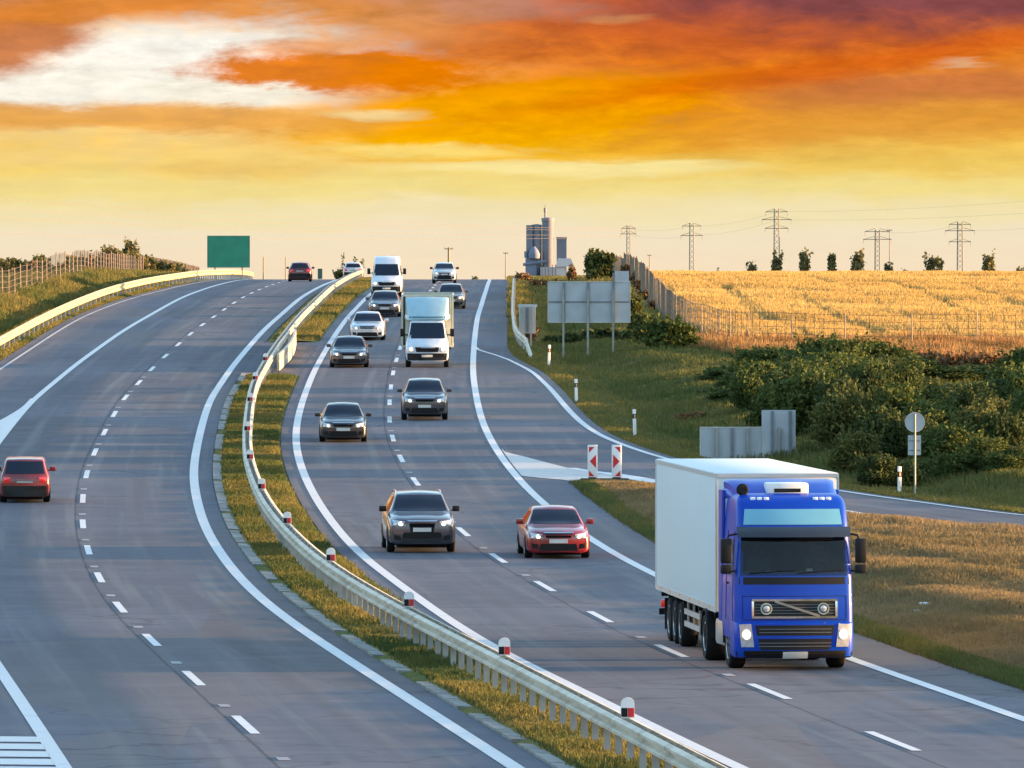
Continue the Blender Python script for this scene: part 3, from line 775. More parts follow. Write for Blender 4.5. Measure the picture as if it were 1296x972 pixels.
    for s_ in (-1, 1):
        c = [(s_*w*.47, zh), (s_*w*.84, zh+.035), (s_*w*.87, zh+.175), (s_*w*.52, zh+.13)]
        hl = lo.panel('headlight', 'front', c, M['head_glass'], root, 8, 5, .014)
        if lights:
            mb = MB(); ux, uz = s_*w*.63, zh+.075
            P, n = lo.hit('front', ux, uz); rr = .066 if suv else .06
            ring = [(ux+rr*math.cos(a), P.y-.026, uz+rr*.92*math.sin(a)) for a in np.linspace(0, 2*PI, 16, endpoint=False)]
            back = [(x, y+.05, z) for x, y, z in ring]
            mb.add(ring+back, [tuple(range(16))[::-1]] + [(i, (i+1)%16, (i+1)%16+16, i+16) for i in range(16)])
            mb.build('lamp', M['head_lamp'], hl)
    bp = M['black_plastic']
    if grille == 'tall':
        lo.panel('grille', 'front', [(-.30, zb+.16), (.30, zb+.16), (.38, hood-.10), (-.38, hood-.10)], bp, root, 8, 8, .012)
        lo.panel('grille_surround', 'front', [(-.42, hood-.105), (.42, hood-.105), (.42, hood-.075), (-.42, hood-.075)], M['chrome'], root, 8, 2, .02)
        zp = zb + .36
    else:
        lo.panel('grille', 'front', [(-.34, zh+.035), (.34, zh+.035), (.40, zh+.165), (-.40, zh+.165)], bp, root, 8, 4, .012)
        lo.panel('grille_surround', 'front', [(-.40, zh+.16), (.40, zh+.16), (.41, zh+.19), (-.41, zh+.19)], M['chrome'], root, 8, 2, .018)
        zp = zb + .27
    low = [(-w*.62, zb+.05), (w*.62, zb+.05), (w*.55, zp-.02), (-w*.55, zp-.02)]
    lo.panel('lower_intake', 'front', low, bp, root, 8, 4, .009)
    if dark_low: lo.panel('lower_bumper', 'front', [(-w*.9, zb+.03), (w*.9, zb+.03), (w*.9, zb+.2), (-w*.9, zb+.2)], M['grey_plastic'], root, 10, 3, .016)
    for s_ in (-1, 1):
        c = [(s_*w*.62, zb+.11), (s_*w*.82, zb+.13), (s_*w*.84, zb+.27), (s_*w*.64, zb+.24)]
        lo.panel('fog_lamp', 'front', c, bp, root, 4, 3, .011)
    pl = lo.panel('number_plate', 'front', [(-.26, zp), (.26, zp), (.26, zp+.115), (-.26, zp+.115)], M['plate'], root, 4, 2, .03)
    # wheels
    for yy in (f + .19*L_, f + .80*L_):
        for s_ in (-1, 1):
            ar = MB(); wheel(root, s_*(w-.105), yy, r, .225, s_); arch(ar, s_*(w*.99), yy, r, s_); ar.build('wheel_arch', bp, root)
    ub = MB(); ub.cbox(-w*.72, w*.72, f+.3, f+L_-.3, .11 if not suv else .15, zb+.1, .03); ub.build('underbody', M['black_rubber'], root)  # dark pan added and hung low to deepen the shade under the car
    # door mirrors
    for s_ in (-1, 1):
        mb = MB(); mb.cbox(s_*(w+.085)-.105, s_*(w+.085)+.105, ya+.02, ya+.13, belt+.06, belt+.225, .04)
        mb.box(min(s_*w*.93, s_*(w+.08)), max(s_*w*.93, s_*(w+.03)), ya+.05, ya+.1, belt+.075, belt+.11)
        mb.build('mirror', p if grille != 'tall' else M['black_plastic'], root, smooth=45)
    if rails:
        for s_ in (-1, 1):
            mb = MB(); pts = []
            for u in np.linspace(.44, .84, 9):
                q, n = lo.hit('top', s_*w*.66, f + u*L_); pts.append((q.x, q.y, q.z + (.05 if .45 < u < .83 else -.01)))
            mb.tube(pts, .018, 6); mb.build('roof_rail', M['chrome'], root, smooth=40)
    return root

# silver SUV in front, and the rest of the traffic
def put(name, label, cat, px, d, lane, kind, col, away=False, x=None, **kw):
    loc, rot = place(px, d, lane, away, x)
    return make_car(name, label, cat, loc, rot, kind, col, **kw)

put('sport_utility_car', 'large charcoal off-road car with roof rails and tall dark grille beside the red saloon', 'car', 529, 250.5, DR, 'suv', (.062,.062,.08), L_=4.95, W=1.94, H=1.70, grille='tall', rails=True, metal=.55)
put('saloon_car', 'bright red saloon facing the camera just behind the blue lorry', 'car', 700, 246.5, DR, 'sedan', (.17,.0015,.006), L_=4.7, W=1.82, H=1.43, metal=.15)
put('saloon_car', 'black saloon alone in the left lane level with the dark off-road car', 'car', 434, 333, DR, 'sedan', (.02,.021,.026), L_=4.6, W=1.80, H=1.45)
put('sport_utility_car', 'dark grey off-road car directly in front of the box van', 'car', 537, 354, DR, 'suv', (.042,.042,.052), L_=4.6, W=1.86, H=1.64)
put('saloon_car', 'dark grey saloon in the left lane following the black saloon, beside the box van', 'car', 442.5, 416, DR, 'sedan', (.045,.048,.058), L_=4.6, W=1.82, H=1.46)
put('saloon_car', 'silver white saloon between two dark saloons in the left lane', 'car', 465.5, 457, DR, 'sedan', (.42,.44,.48), L_=4.6, W=1.82, H=1.47)
put('saloon_car', 'grey saloon driving just in front of the white minibus', 'car', 487.5, 504, DR, 'hatch', (.07,.073,.085), L_=4.5, W=1.88, H=1.5)
put('estate_car', 'grey car half hidden behind the box van', 'car', 571, 524, DR, 'hatch', (.1,.095,.095), L_=4.4, W=1.72, H=1.5)
put('pickup_truck', 'silver off-road car on the crest of the road beneath the utility pole', 'car', 562.5, 640, DR, 'suv', (.4,.42,.44), L_=4.6, W=1.76, H=1.55, grille='tall')
put('hatchback_car', 'old boxy red hatchback at the left edge driving away', 'car', 32, 285, DL, 'boxy', (.13,.004,.006), away=True, L_=3.9, W=1.62, H=1.46, metal=.05, lights=False)
put('hatchback_car', 'dark red car driving away over the crest near the green sign', 'car', 380, 662, DL, 'hatch', (.09,.004,.006), away=True, L_=4.2, W=1.78, H=1.52, lights=False)
put('estate_car', 'silver car going down behind the crest beside the median barrier', 'car', 447, 745, DL, 'hatch', (.45,.45,.44), away=True, L_=4.4, W=1.76, H=1.5, lights=False)

# ---- vans
def make_van(name, label, cat, loc, rot, W, H, L_, col, box=None):
    root = empty(name, loc, rot); tag(root, label, cat)
    w = W/2; f = -L_/2; zb = .3; p = paint(name + '_paint', col, 0)
    lw = L_ if box is None else 2.3
    top = H if box is None else 2.28
    def k(y, ww, b, zt, wr, rz, cr): return (f + y, w*ww, b, zt, w*wr, rz, cr)
    keys = [k(0, .9, zb+.03, .78, .72, .92, .02), k(.03, .94, zb, .86, .76, 1.0, .03), k(.12, .975, zb, .95, .80, 1.08, .03), k(.35, .99, zb, 1.1, .82, 1.2, .03), k(.62, 1, zb, 1.2, .84, 1.34, .03),
            k(1.0, 1, zb, 1.28, .82, 1.86, .03), k(1.32, 1, zb, 1.3, .78, 2.18, .04)]
    if box is None: keys += [k(1.75, 1, zb, 1.3, .79, top-.12, .05), k(2.2, 1, zb, 1.3, .8, top-.04, .05), k(lw*.6, 1, zb, 1.3, .8, top-.03, .05), k(lw-.1, .99, zb, 1.3, .8, top-.04, .04), k(lw, .96, zb+.05, 1.3, .78, top-.12, .02)]
    else: keys += [k(1.6, 1, zb, 1.3, .78, 2.26, .04), k(2.2, 1, zb, 1.3, .78, 2.27, .03), k(lw, .99, zb, 1.3, .77, 2.24, .02)]
    lo = Loft(keys, bulge=(.22, .02)); lo.mesh('body', p, root)
    gl = M['glass']
    lo.panel('windscreen', 'front', [(-w*.84, 1.37), (w*.84, 1.37), (w*.735, 2.1), (-w*.735, 2.1)], gl, root, 14, 8)
    for nm in ('left', 'right'):
        q = [(f+.95, 1.36), (f+1.75, 1.34), (f+1.75, 2.0), (f+1.35, 2.0)]
        lo.panel('side_window', nm, q if nm == 'left' else [q[1], q[0], q[3], q[2]], gl, root, 6, 5)
    if box is None:
        q = [(f+2.3, 1.34), (f+L_-.4, 1.34), (f+L_-.4, 2.0), (f+2.3, 2.0)]
        for nm in ('left', 'right'):
            lo.panel('side_window', nm, q if nm == 'left' else [q[1], q[0], q[3], q[2]], gl, root, 8, 4)
    for s_ in (-1, 1):
        hl = lo.panel('headlight', 'front', [(s_*w*.60, .74), (s_*w*.86, .76), (s_*w*.89, 1.06), (s_*w*.66, .98)], M['head_glass'], root, 6, 5, .014)
        P, n = lo.hit('front', s_*w*.73, .87); mb = MB(); rr = .085
        ring = [(s_*w*.73+rr*math.cos(a), P.y-.04, .87+rr*math.sin(a)) for a in np.linspace(0, 2*PI, 16, endpoint=False)]
        mb.add(ring+[(x, y+.06, z) for x, y, z in ring], [tuple(range(16))[::-1]] + [(i, (i+1)%16, (i+1)%16+16, i+16) for i in range(16)])
        mb.build('lamp', M['head_lamp'], hl)
    lo.panel('grille', 'front', [(-w*.5, .74), (w*.5, .74), (w*.56, .97), (-w*.56, .97)], M['black_plastic'], root, 8, 4, .012)
    lo.panel('front_bumper', 'front', [(-w*.9, zb+.04), (w*.9, zb+.04), (w*.92, .68), (-w*.92, .68)], M['black_plastic'], root, 10, 4, .018)
    lo.panel('number_plate', 'front', [(-.26, .5), (.26, .5), (.26, .61), (-.26, .61)], M['plate'], root, 4, 2, .03)
    for yy in (f+.85, f+L_*.77):
        for s_ in (-1, 1): wheel(root, s_*(w-.12), yy, .35, .24, s_)
    for s_ in (-1, 1):
        mb = MB(); c = s_*(w+.16); mb.cbox(c-.1, c+.1, f+1.0, f+1.13, 1.45, 1.83, .035)
        mb.box(min(s_*w*.9, s_*(w+.08)), max(s_*w*.9, s_*(w+.08)), f+1.03, f+1.1, 1.5, 1.56); mb.build('mirror', M['black_plastic'], root, smooth=45)
    if box:
        bw, bh, y0 = box; y1 = f + L_
        mb = MB(); mb.cbox(-bw/2+.03, bw/2-.03, y0+.06, y1-.05, .92, bh-.04, .02); mb.build('cargo_box', mat('tarpaulin', (.014,.06,.03), .6, var=.25, vscale=3), root, smooth=40)
        fr = MB()
        for (a0, a1) in ((y0, y0+.1), (y1-.1, y1)):
            fr.box(-bw/2, -bw/2+.09, a0, a1, .9, bh); fr.box(bw/2-.09, bw/2, a0, a1, .9, bh)
            fr.box(-bw/2+.09, bw/2-.09, a0, a1, bh-.09, bh); fr.box(-bw/2+.09, bw/2-.09, a0, a1, .9, .99)
        for s_ in (-1, 1): fr.box(min(s_*bw/2, s_*(bw/2-.06)), max(s_*bw/2, s_*(bw/2-.06)), y0+.1, y1-.1, bh-.08, bh-.01); fr.box(min(s_*bw/2, s_*(bw/2-.06)), max(s_*bw/2, s_*(bw/2-.06)), y0+.1, y1-.1, .9, 1.02)
        fr.build('box_frame', mat('cream_frame', (.5,.48,.4), .5, var=.1), root)
        fp = MB(); fp.cbox(-bw/2+.2, bw/2-.12, y0-.03, y0+.05, .95, bh-.1, .01); fp.build('front_panel', bpy.data.materials['cream_frame'], root)
        ch = MB(); 
        for s_ in (-1, 1): ch.box(s_*.42-.05, s_*.42+.05, f+1.6, y1-.1, .55, .75)
        ch.box(-bw*.42, bw*.42, y1-.2, y1-.12, .45, .6)
        ch.build('chassis', M['black_plastic'], root)
        rm = MB()
        for s_ in (-1, 1): rm.box(min(s_*.82, s_*1.12), max(s_*.82, s_*1.12), f+L_*.77-.55, f+L_*.77+.55, .74, .8)
        rm.build('mudguard', M['black_plastic'], root)
        # wind deflector above the cab
        d = Loft([(f+1.25, w*.86, 2.2, 2.22, w*.82, 2.28, .01), (f+1.4, w*.92, 2.2, 2.3, w*.88, 2.5, .03), (f+1.75, w*1.0, 2.2, 2.45, w*.95, 2.95, .05), (f+2.1, w*1.05, 2.2, 2.5, w*1.0, 3.24, .05), (f+2.24, w*1.05, 2.2, 2.5, w*1.0, 3.28, .04)], 24, (.08, 0))
        d.mesh('wind_deflector', mat('pale_blue_deflector', (.25,.4,.47), .35, coat=.5, var=.06), root)
        d.panel('deflector_stripe', 'front', [(-w*.82, 2.32), (w*.82, 2.32), (w*.84, 2.4), (-w*.84, 2.4)], mat('teal_stripe', (.05,.14,.18), .5, var=.1), root, 8, 2, .01)
    return root
loc, rot = place(490, 560, DR); make_van('minibus', 'white high-roofed minibus cresting the hill in the left lane', 'minibus', loc, rot, 1.98, 2.6, 5.6, (.5,.53,.58))
loc, rot = place(541, 417, DR); make_van('box_van', 'white box van with dark green tarpaulin sides and a pale blue wind deflector', 'box van', loc, rot, 2.06, 2.28, 6.2, (.44,.5,.56), box=(2.5, 3.42, -.72))

# ------------------------------------------------------------------ the blue articulated lorry
def make_lorry():
    d0 = 181.5; xc = X(1006, d0); yawc = .105; zg = float(zr(d0))
    root = empty('articulated_lorry', (xc, d0, zg), (0, 0, yawc))
    tag(root, 'big blue articulated lorry with a plain white box trailer', 'lorry')
    blue = mat('lorry_blue_paint', (.0008,.040,.34), .38, 0, .12, spec=.22, var=.06, vscale=1.5)
    dark = M['black_plastic']; w = 1.245; N_ = 9
    # cab: horizontal rounded rectangles stacked upwards
    def ring(z, hw, yf, yb, rf=.16, bul=.10):
        P = []
        for i in range(13): # front, left to right
            x = -hw+rf + (2*hw-2*rf)*i/12; P.append((x, yf + bul*(x/hw)**2, z))
        yq = yf + bul*((hw-rf)/hw)**2
        for a in np.linspace(0, PI/2, 6)[1:]: P.append((hw-rf+rf*math.sin(a), yq + rf - rf*math.cos(a), z))
        for i in range(1, 9): P.append((hw, yq+rf + (yb-.06-yq-rf)*i/8, z))
        P.append((hw-.06, yb, z))
        for i in range(1, 6): P.append((hw-.06 - (2*hw-.12)*i/5, yb, z))
        for i in range(0, 8): P.append((-hw, yb-.06 + (yq+rf-yb+.06)*i/8, z))
        for a in np.linspace(PI/2, 0, 6)[:-1]: P.append((-hw+rf-rf*math.sin(a), yq + rf - rf*math.cos(a), z))
        return P
    LV = [(.66, 1.235, .0, 2.2), (.95, 1.25, -.01, 2.22), (1.25, 1.25, .0, 2.22), (1.6, 1.245, .03, 2.22), (1.92, 1.24, .06, 2.22), (2.3, 1.225, .13, 2.22), (2.75, 1.2, .22, 2.22), (2.95, 1.19, .25, 2.22), (3.1, 1.18, .29, 2.22), (3.35, 1.165, .40, 2.22), (3.52, 1.14, .53, 2.2), (3.62, 1.09, .70, 2.17), (3.68, .98, .95, 2.1)]
    zz = np.concatenate([np.linspace(.66, 3.5, 44), np.linspace(3.52, 3.68, 7)])
    fl = [pchip([l[0] for l in LV], [l[i] for l in LV]) for i in (1, 2, 3)]
    rings = [ring(z, *[float(q(z)) for q in fl]) for z in zz]
    C = len(rings[0]); V = [p for r in rings for p in r]
    F = [(i*C+k, i*C+(k+1)%C, (i+1)*C+(k+1)%C, (i+1)*C+k) for i in range(len(rings)-1) for k in range(C)] + [tuple(range(C))[::-1], tuple(range((len(rings)-1)*C, len(rings)*C))]
    lo = Loft.__new__(Loft); lo.v, lo.f = V, F; lo.bvh = BVHTree.FromPolygons([Vector(p) for p in V], F); lo.y0, lo.y1 = 0., 2.3
    # the windscreen aperture is open, so the dim cab behind the glass can be seen
    fc = []
    for f_ in F:
        c = [sum(V[i][k] for i in f_)/len(f_) for k in range(3)]
        if not (abs(c[0]) < 1.08 and 2.02 < c[2] < 2.75 and c[1] < .55): fc.append(f_)
    mb = MB(); mb.add(V, fc); mb.build('cab', blue, root, smooth=38)
    gm = bpy.data.materials.new('windscreen_glass'); t_, N_g, L_g = nt(gm); bs = N_g['Principled BSDF']
    bs.inputs['Base Color'].default_value = (.01,.014,.024,1); bs.inputs['Roughness'].default_value = .04; bs.inputs['Specular IOR Level'].default_value = .5
    tp = N_g.new('ShaderNodeBsdfTransparent'); tp.inputs['Color'].default_value = (.62,.68,.72,1); ms = N_g.new('ShaderNodeMixShader'); ms.inputs[0].default_value = .42
    L_g.new(tp.outputs[0], ms.inputs[1]); L_g.new(bs.outputs[0], ms.inputs[2]); L_g.new(ms.outputs[0], N_g['Material Output'].inputs['Surface'])
    mb = MB()
    g1 = []
    for j in range(11):
        for i in range(21):
            z = 1.98 + .80*j/10; hw_ = 1.13 - .035*j/10; x = -hw_ + 2*hw_*i/20
            p_, n_ = lo.hit('front', x, z); g1.append(p_ + n_*.01)
    mb.add(g1, [(j*21+i, j*21+i+1, (j+1)*21+i+1, (j+1)*21+i) for j in range(10) for i in range(20)])
    ws = mb.build('windscreen', gm, root, smooth=60)
    trim = mat('cab_trim', (.05,.05,.055), .8, var=.2); cloth = mat('seat_cloth', (.06,.065,.08), .9, var=.25, vscale=8)
    mb = MB(); a0, a1, b0, b1, c0, c1 = -1.1, 1.1, .46, 2.05, 1.55, 2.98
    vs = [(a0,b0,c0),(a1,b0,c0),(a1,b1,c0),(a0,b1,c0),(a0,b0,c1),(a1,b0,c1),(a1,b1,c1),(a0,b1,c1)]
    mb.add(vs, [(0,1,2,3),(4,7,6,5),(1,5,6,2),(2,6,7,3),(3,7,4,0)]); mb.build('cab_lining', trim, root)
    mb = MB(); mb.cbox(-1.05, 1.05, .30, .72, 1.75, 2.06, .05); mb.build('dashboard', M['grey_plastic'], root, smooth=40)
    mb = MB(); mb.box(-.55, -.18, .36, .56, 2.062, 2.068); mb.box(.30, .42, .34, .44, 2.062, 2.12); mb.build('dash_glints', M['plate'], root)  # white pieces added on the dashboard as highlights behind the windscreen
    for s_ in (-1, 1):
        st = MB(); st.cbox(s_*.62-.26, s_*.62+.26, 1.15, 1.32, 1.7, 2.36, .06); st.cbox(s_*.62-.15, s_*.62+.15, 1.16, 1.28, 2.40, 2.62, .05); st.build('seat', cloth, root, smooth=45)
    sw = MB(); cc = Vector((.62, .80, 2.04)); rg = [cc + Vector((.23*math.cos(a), .12*math.sin(a), .19*math.sin(a))) for a in np.linspace(0, 2*PI, 25)]
    sw.tube([tuple(p) for p in rg], .017, 6, caps=False); sw.tube([tuple(cc), (.62, .6, 1.9)], .03, 6); sw.build('steering_wheel', M['black_plastic'], root, smooth=60)
    wp = MB()
    for (xa, za, xb, zb_) in ((-.95, 2.03, .0, 2.09), (.05, 2.03, 1.0, 2.09)): 
        pts = []
        for u in np.linspace(0, 1, 6):
            p_, n_ = lo.hit('front', xa+(xb-xa)*u, za+(zb_-za)*u); pts.append(p_+n_*.03)
        wp.tube(pts, .012, 5)
    wp.build('wiper', dark, ws)
    # the sun visor is a tinted shelf
    v = MB()
    pts = [(-1.19,.20),(-.8,.08),(-.3,.03),(.3,.03),(.8,.08),(1.19,.20)]
    top = [(x, y+.10, 3.0) for x, y in pts]; bot = [(x, y-.09, 2.79) for x, y in pts]
    v.add(top+bot+[(x, y+.03, 3.0) for x, y in pts]+[(x, y-.12, 2.79) for x, y in pts],
          [(i, i+1, i+7, i+6) for i in range(5)] + [(i+12, i+18, i+19, i+13) for i in range(5)] + [(i, i+12, i+13, i+1) for i in range(5)] + [(i+6, i+7, i+19, i+18) for i in range(5)])
    v.build('sun_visor', mat('visor_tint', (.012,.014,.02), .25, coat=.4, var=.1), root, smooth=60)
    lo.panel('header_panel', 'front', [(-1.04, 3.04), (1.04, 3.04), (1.0, 3.36), (-1.0, 3.36)], mat('pale_blue_panel', (.11,.32,.44), .3, coat=.6, var=.08, vscale=1.2), root, 14, 5, .014)
    lo.panel('front_badge_strip', 'front', [(-1.16, 1.80), (1.16, 1.80), (1.155, 1.95), (-1.155, 1.95)], dark, root, 14, 2, .006)
    gr = lo.panel('grille', 'front', [(-.86, 1.13), (.86, 1.13), (.86, 1.46), (-.86, 1.46)], dark, root, 14, 5, .012)
    fm = MB()
    def bar(x0, z0, x1, z1, th, dp=.03, off=.03):
        P0 = []; n = 10
        dx, dz = x1-x0, z1-z0; ln = math.hypot(dx, dz); nx, nz = -dz/ln*th/2, dx/ln*th/2
        vs = []; fs = []
        for i in range(n+1):
            u = i/n; cx, cz = x0+dx*u, z0+dz*u
            y = min(lo.hit('front', max(-1.2, min(1.2, cx)), cz)[0].y, 9)
            vs += [(cx+nx, y-off, cz+nz), (cx-nx, y-off, cz-nz), (cx-nx, y-off+dp+.03, cz-nz), (cx+nx, y-off+dp+.03, cz+nz)]
        for i in range(n):
            for q in range(4): fs.append((i*4+q, i*4+(q+1)%4, (i+1)*4+(q+1)%4, (i+1)*4+q))
        fs += [(0,1,2,3), (n*4+3, n*4+2, n*4+1, n*4)]
        return vs, fs
    for q in ((-.90,1.475,.90,1.475), (-.90,1.115,.90,1.115)): fm.add(*bar(*q, .045))
    for q in ((-.88,1.138,-.88,1.452), (.88,1.138,.88,1.452)): fm.add(*bar(*q, .045))
    fm.build('grille_frame', M['chrome'], gr)
    ir = MB(); ir.add(*bar(-.42, 1.45, .52, 1.14, .05, off=.045)); ir.build('diagonal_bar', mat('bar_metal', (.3,.28,.25), .35, .7, var=.1), gr)
    sl = MB()
    for z in (1.2, 1.26, 1.32, 1.38): sl.add(*bar(-.84, z, .84, z, .016, off=.02))
    sl.build('grille_slats', M['grey_plastic'], gr)
    for s_ in (-1, 1):
        lm = MB(); y = lo.hit('front', s_*.60, 1.30)[0].y
        for (rr, yo) in ((.125, .05),):
            n = 24; R1 = [(s_*.60+rr*math.cos(a), y-yo, 1.295+rr*math.sin(a)) for a in np.linspace(0, 2*PI, n, endpoint=False)]
            R2 = [(s_*.60+rr*.74*math.cos(a), y-yo, 1.295+rr*.74*math.sin(a)) for a in np.linspace(0, 2*PI, n, endpoint=False)]
            R3 = [(x, y+.02, z) for x, _, z in R1]
            lm.add(R1+R2+R3, [(i, i+n, (i+1)%n+n, (i+1)%n) for i in range(n)] + [(i, (i+1)%n, (i+1)%n+2*n, i+2*n) for i in range(n)])
        lamp = lm.build('spot_lamp', mat('lamp_ring', (.36,.42,.38), .35, .6, var=.1), gr)
        cen = MB(); n = 20
        cen.add([(s_*.60+.07*math.cos(a), y-.052, 1.295+.07*math.sin(a)) for a in np.linspace(0, 2*PI, n, endpoint=False)] + [(s_*.60, y-.075, 1.295)], [(n, (i+1)%n, i) for i in range(n)])
        cen.build('lens', M['head_glass'], lamp, smooth=60)
    # bumper: two dark slatted openings, headlights each end, black valance
    for (z0, z1) in ((.72, .95), (.70-.04, .70)): pass
    bm_ = Loft.__new__(Loft)
    rb = [ring(z, hw, yf, .95, .2, .12) for z, hw, yf in ((.26, 1.19, .03), (.30, 1.23, -.05), (.40, 1.25, -.085), (.70, 1.255, -.09), (.98, 1.255, -.075), (1.02, 1.25, -.03))]
    V2 = [p for r in rb for p in r]; C = len(rb[0])
    bm_.v = V2; bm_.f = [(i*C+k, i*C+(k+1)%C, (i+1)*C+(k+1)%C, (i+1)*C+k) for i in range(len(rb)-1) for k in range(C)] + [tuple(range(C))[::-1], tuple(range((len(rb)-1)*C, len(rb)*C))]
    bm_.bvh = BVHTree.FromPolygons([Vector(p) for p in V2], bm_.f); bm_.y0, bm_.y1 = 0., 1.
    bu = bm_.mesh('bumper', blue, root)
    bm_.panel('bumper_opening', 'front', [(-.80, .74), (.80, .74), (.84, .95), (-.84, .95)], dark, bu, 12, 4, .012)
    bm_.panel('bumper_opening', 'front', [(-.72, .44), (.72, .44), (.78, .67), (-.78, .67)], dark, bu, 12, 4, .012)
    sl = MB()
    for z in (.80, .87, .51, .58):
        vs = []
        for xx in np.linspace(-.76, .76, 9):
            y = bm_.hit('front', xx, z)[0].y; vs.append((xx, y-.022, z))
        sl.tube(vs, .011, 5)
    sl.build('bumper_slats', M['grey_plastic'], bu)
    bm_.panel('valance', 'front', [(-1.2, .28), (1.2, .28), (1.22, .42), (-1.22, .42)], dark, bu, 14, 3, .014)
    bm_.panel('number_plate', 'front', [(-.26, .29), (.26, .29), (.26, .40), (-.26, .40)], M['plate'], bu, 4, 2, .035)
    for s_ in (-1, 1):
        hl = bm_.panel('headlight', 'front', [(s_*.86, .50), (s_*1.12, .50), (s_*1.16, .97), (s_*.92, .98)], M['head_glass'], root, 6, 8, .02)
        mb = MB(); y = bm_.hit('front', s_*1.02, .76)[0].y
        R = [(s_*1.02+.085*math.cos(a), y-.045, .76+.1*math.sin(a)) for a in np.linspace(0, 2*PI, 18, endpoint=False)]
        mb.add(R+[(x, yy+.06, z) for x, yy, z in R], [tuple(range(18))[::-1]] + [(i, (i+1)%18, (i+1)%18+18, i+18) for i in range(18)])
        mb.build('lamp', M['head_lamp'], hl)
    # shut lines of the front panel and doors
    sm = M['black_rubber']
    for q in ((-1.08, 1.06, 1.08, 1.06), (-1.10, 1.555, 1.10, 1.555), (-1.09, 1.08, -1.09, 1.55), (1.09, 1.08, 1.09, 1.55), (-1.14, 3.0-.02, 1.14, 3.0-.02)):
        sb = MB(); sb.add(*bar(*q, .012, dp=.004, off=.003)); sb.build('shut_line', sm, root)
    for s_ in (-1, 1):
        for yy in (.42, 1.52):
            sb = MB(); pts = []
            for zz_ in np.linspace(1.02, 2.9, 10):
                p_, n_ = lo.hit('left' if s_ < 0 else 'right', yy + (.06*(zz_-1) if yy < 1 else 0), zz_); pts.append(p_ + n_*.002)
            sb.tube(pts, .008, 4); sb.build('shut_line', sm, root)
    # steps, side skirts and doors
    for nm in ('left', 'right'):
        q = [(.45, 2.0), (1.35, 1.98), (1.35, 2.72), (.62, 2.72)]
        lo.panel('side_window', nm, q if nm == 'left' else [q[1], q[0], q[3], q[2]], M['glass'], root, 6, 5)
        s_ = -1 if nm == 'left' else 1
        dh = MB(); dh.box(s_*1.25-.02, s_*1.25+.02, 1.2, 1.42, 1.78, 1.82); dh.build('door_handle', dark, root)
    # fairings behind the cab (side wings and the big roof deflector)
    fa = MB()
    for s_ in (-1, 1): fa.cbox(min(s_*1.25, s_*1.17), max(s_*1.25, s_*1.17), 2.2, 2.75, .95, 3.72, .02)
    fa.build('side_fairing', blue, root, smooth=40)
    rd = Loft([(1.15, 1.0, 3.5, 3.52, .98, 3.60, .02), (1.5, 1.08, 3.5, 3.6, 1.02, 3.74, .03), (1.9, 1.15, 3.5, 3.7, 1.08, 3.86, .03), (2.3, 1.2, 3.5, 3.75, 1.14, 3.92, .02), (2.55, 1.22, 3.5, 3.75, 1.17, 3.93, .02)], 24, (.05, 0))
    rd.mesh('roof_deflector', blue, root)
    # roof equipment: white cooling unit in the middle, horn, marker lamps
    ac = MB(); ac.cbox(-.43, .43, 1.0, 1.7, 3.62, 3.90, .05); acu = ac.build('cooling_unit', M['white_paint'], root, smooth=40)
    sl = MB(); sl.box(-.30, .26, .985, 1.02, 3.70, 3.78); sl.build('vent_slot', dark, acu)
    hn = MB(); hn.lathe_z([(.02,-.25),(.05,-.1),(.12,-.01),(.13,.02),(.11,.03),(.001,.01)], 16); ho = hn.build('roof_horn', dark, root, smooth=40); ho.location = (-.98, .95, 3.76); ho.rotation_euler = (PI/2, 0, 0)
    for xx in (-.8, -.66, -.52, .52, .66, .80):
        ml = MB(); y = lo.hit('front', xx, 3.57)[0].y; ml.cbox(xx-.055, xx+.055, y-.03, y+.08, 3.545, 3.61, .015)
        ml.build('marker_lamp', mat('marker_lens', (.7,.78,.85), .2, coat=.6, var=.05) if 'marker_lens' not in bpy.data.materials else bpy.data.materials['marker_lens'], root, smooth=40)
    # mirrors
    for s_ in (-1, 1):
        mb = MB(); c = s_*1.42
        mb.cbox(c-.115, c+.115, .16, .30, 2.24, 2.76, .04); mb.cbox(c-.115, c+.115, .15, .30, 2.02, 2.21, .035)
        mi = mb.build('mirror', dark, root, smooth=45)
        for pt, rr in (([(s_*1.19, .38, 2.85), (s_*1.36, .26, 2.82), (s_*1.41, .24, 2.7)], .025), ([(s_*1.23, .3, 2.08), (s_*1.36, .25, 2.06)], .022)):
            am = MB(); am.tube(pt, rr, 6); am.build('mirror_arm', dark, mi, smooth=45)
    # wide-angle kerb mirror over the door
    # tractor chassis, tank, wheels
    ch = MB()
    for s_ in (-1, 1): ch.box(s_*.42-.05, s_*.42+.05, .9, 6.2, .72, .98)
    ch.box(-.9, .9, 5.2, 6.25, .95, 1.03); ch.box(-.8, .8, .7, 6.1, .62, .66)
    ch.build('tractor_chassis', M['black_rubber'], root)
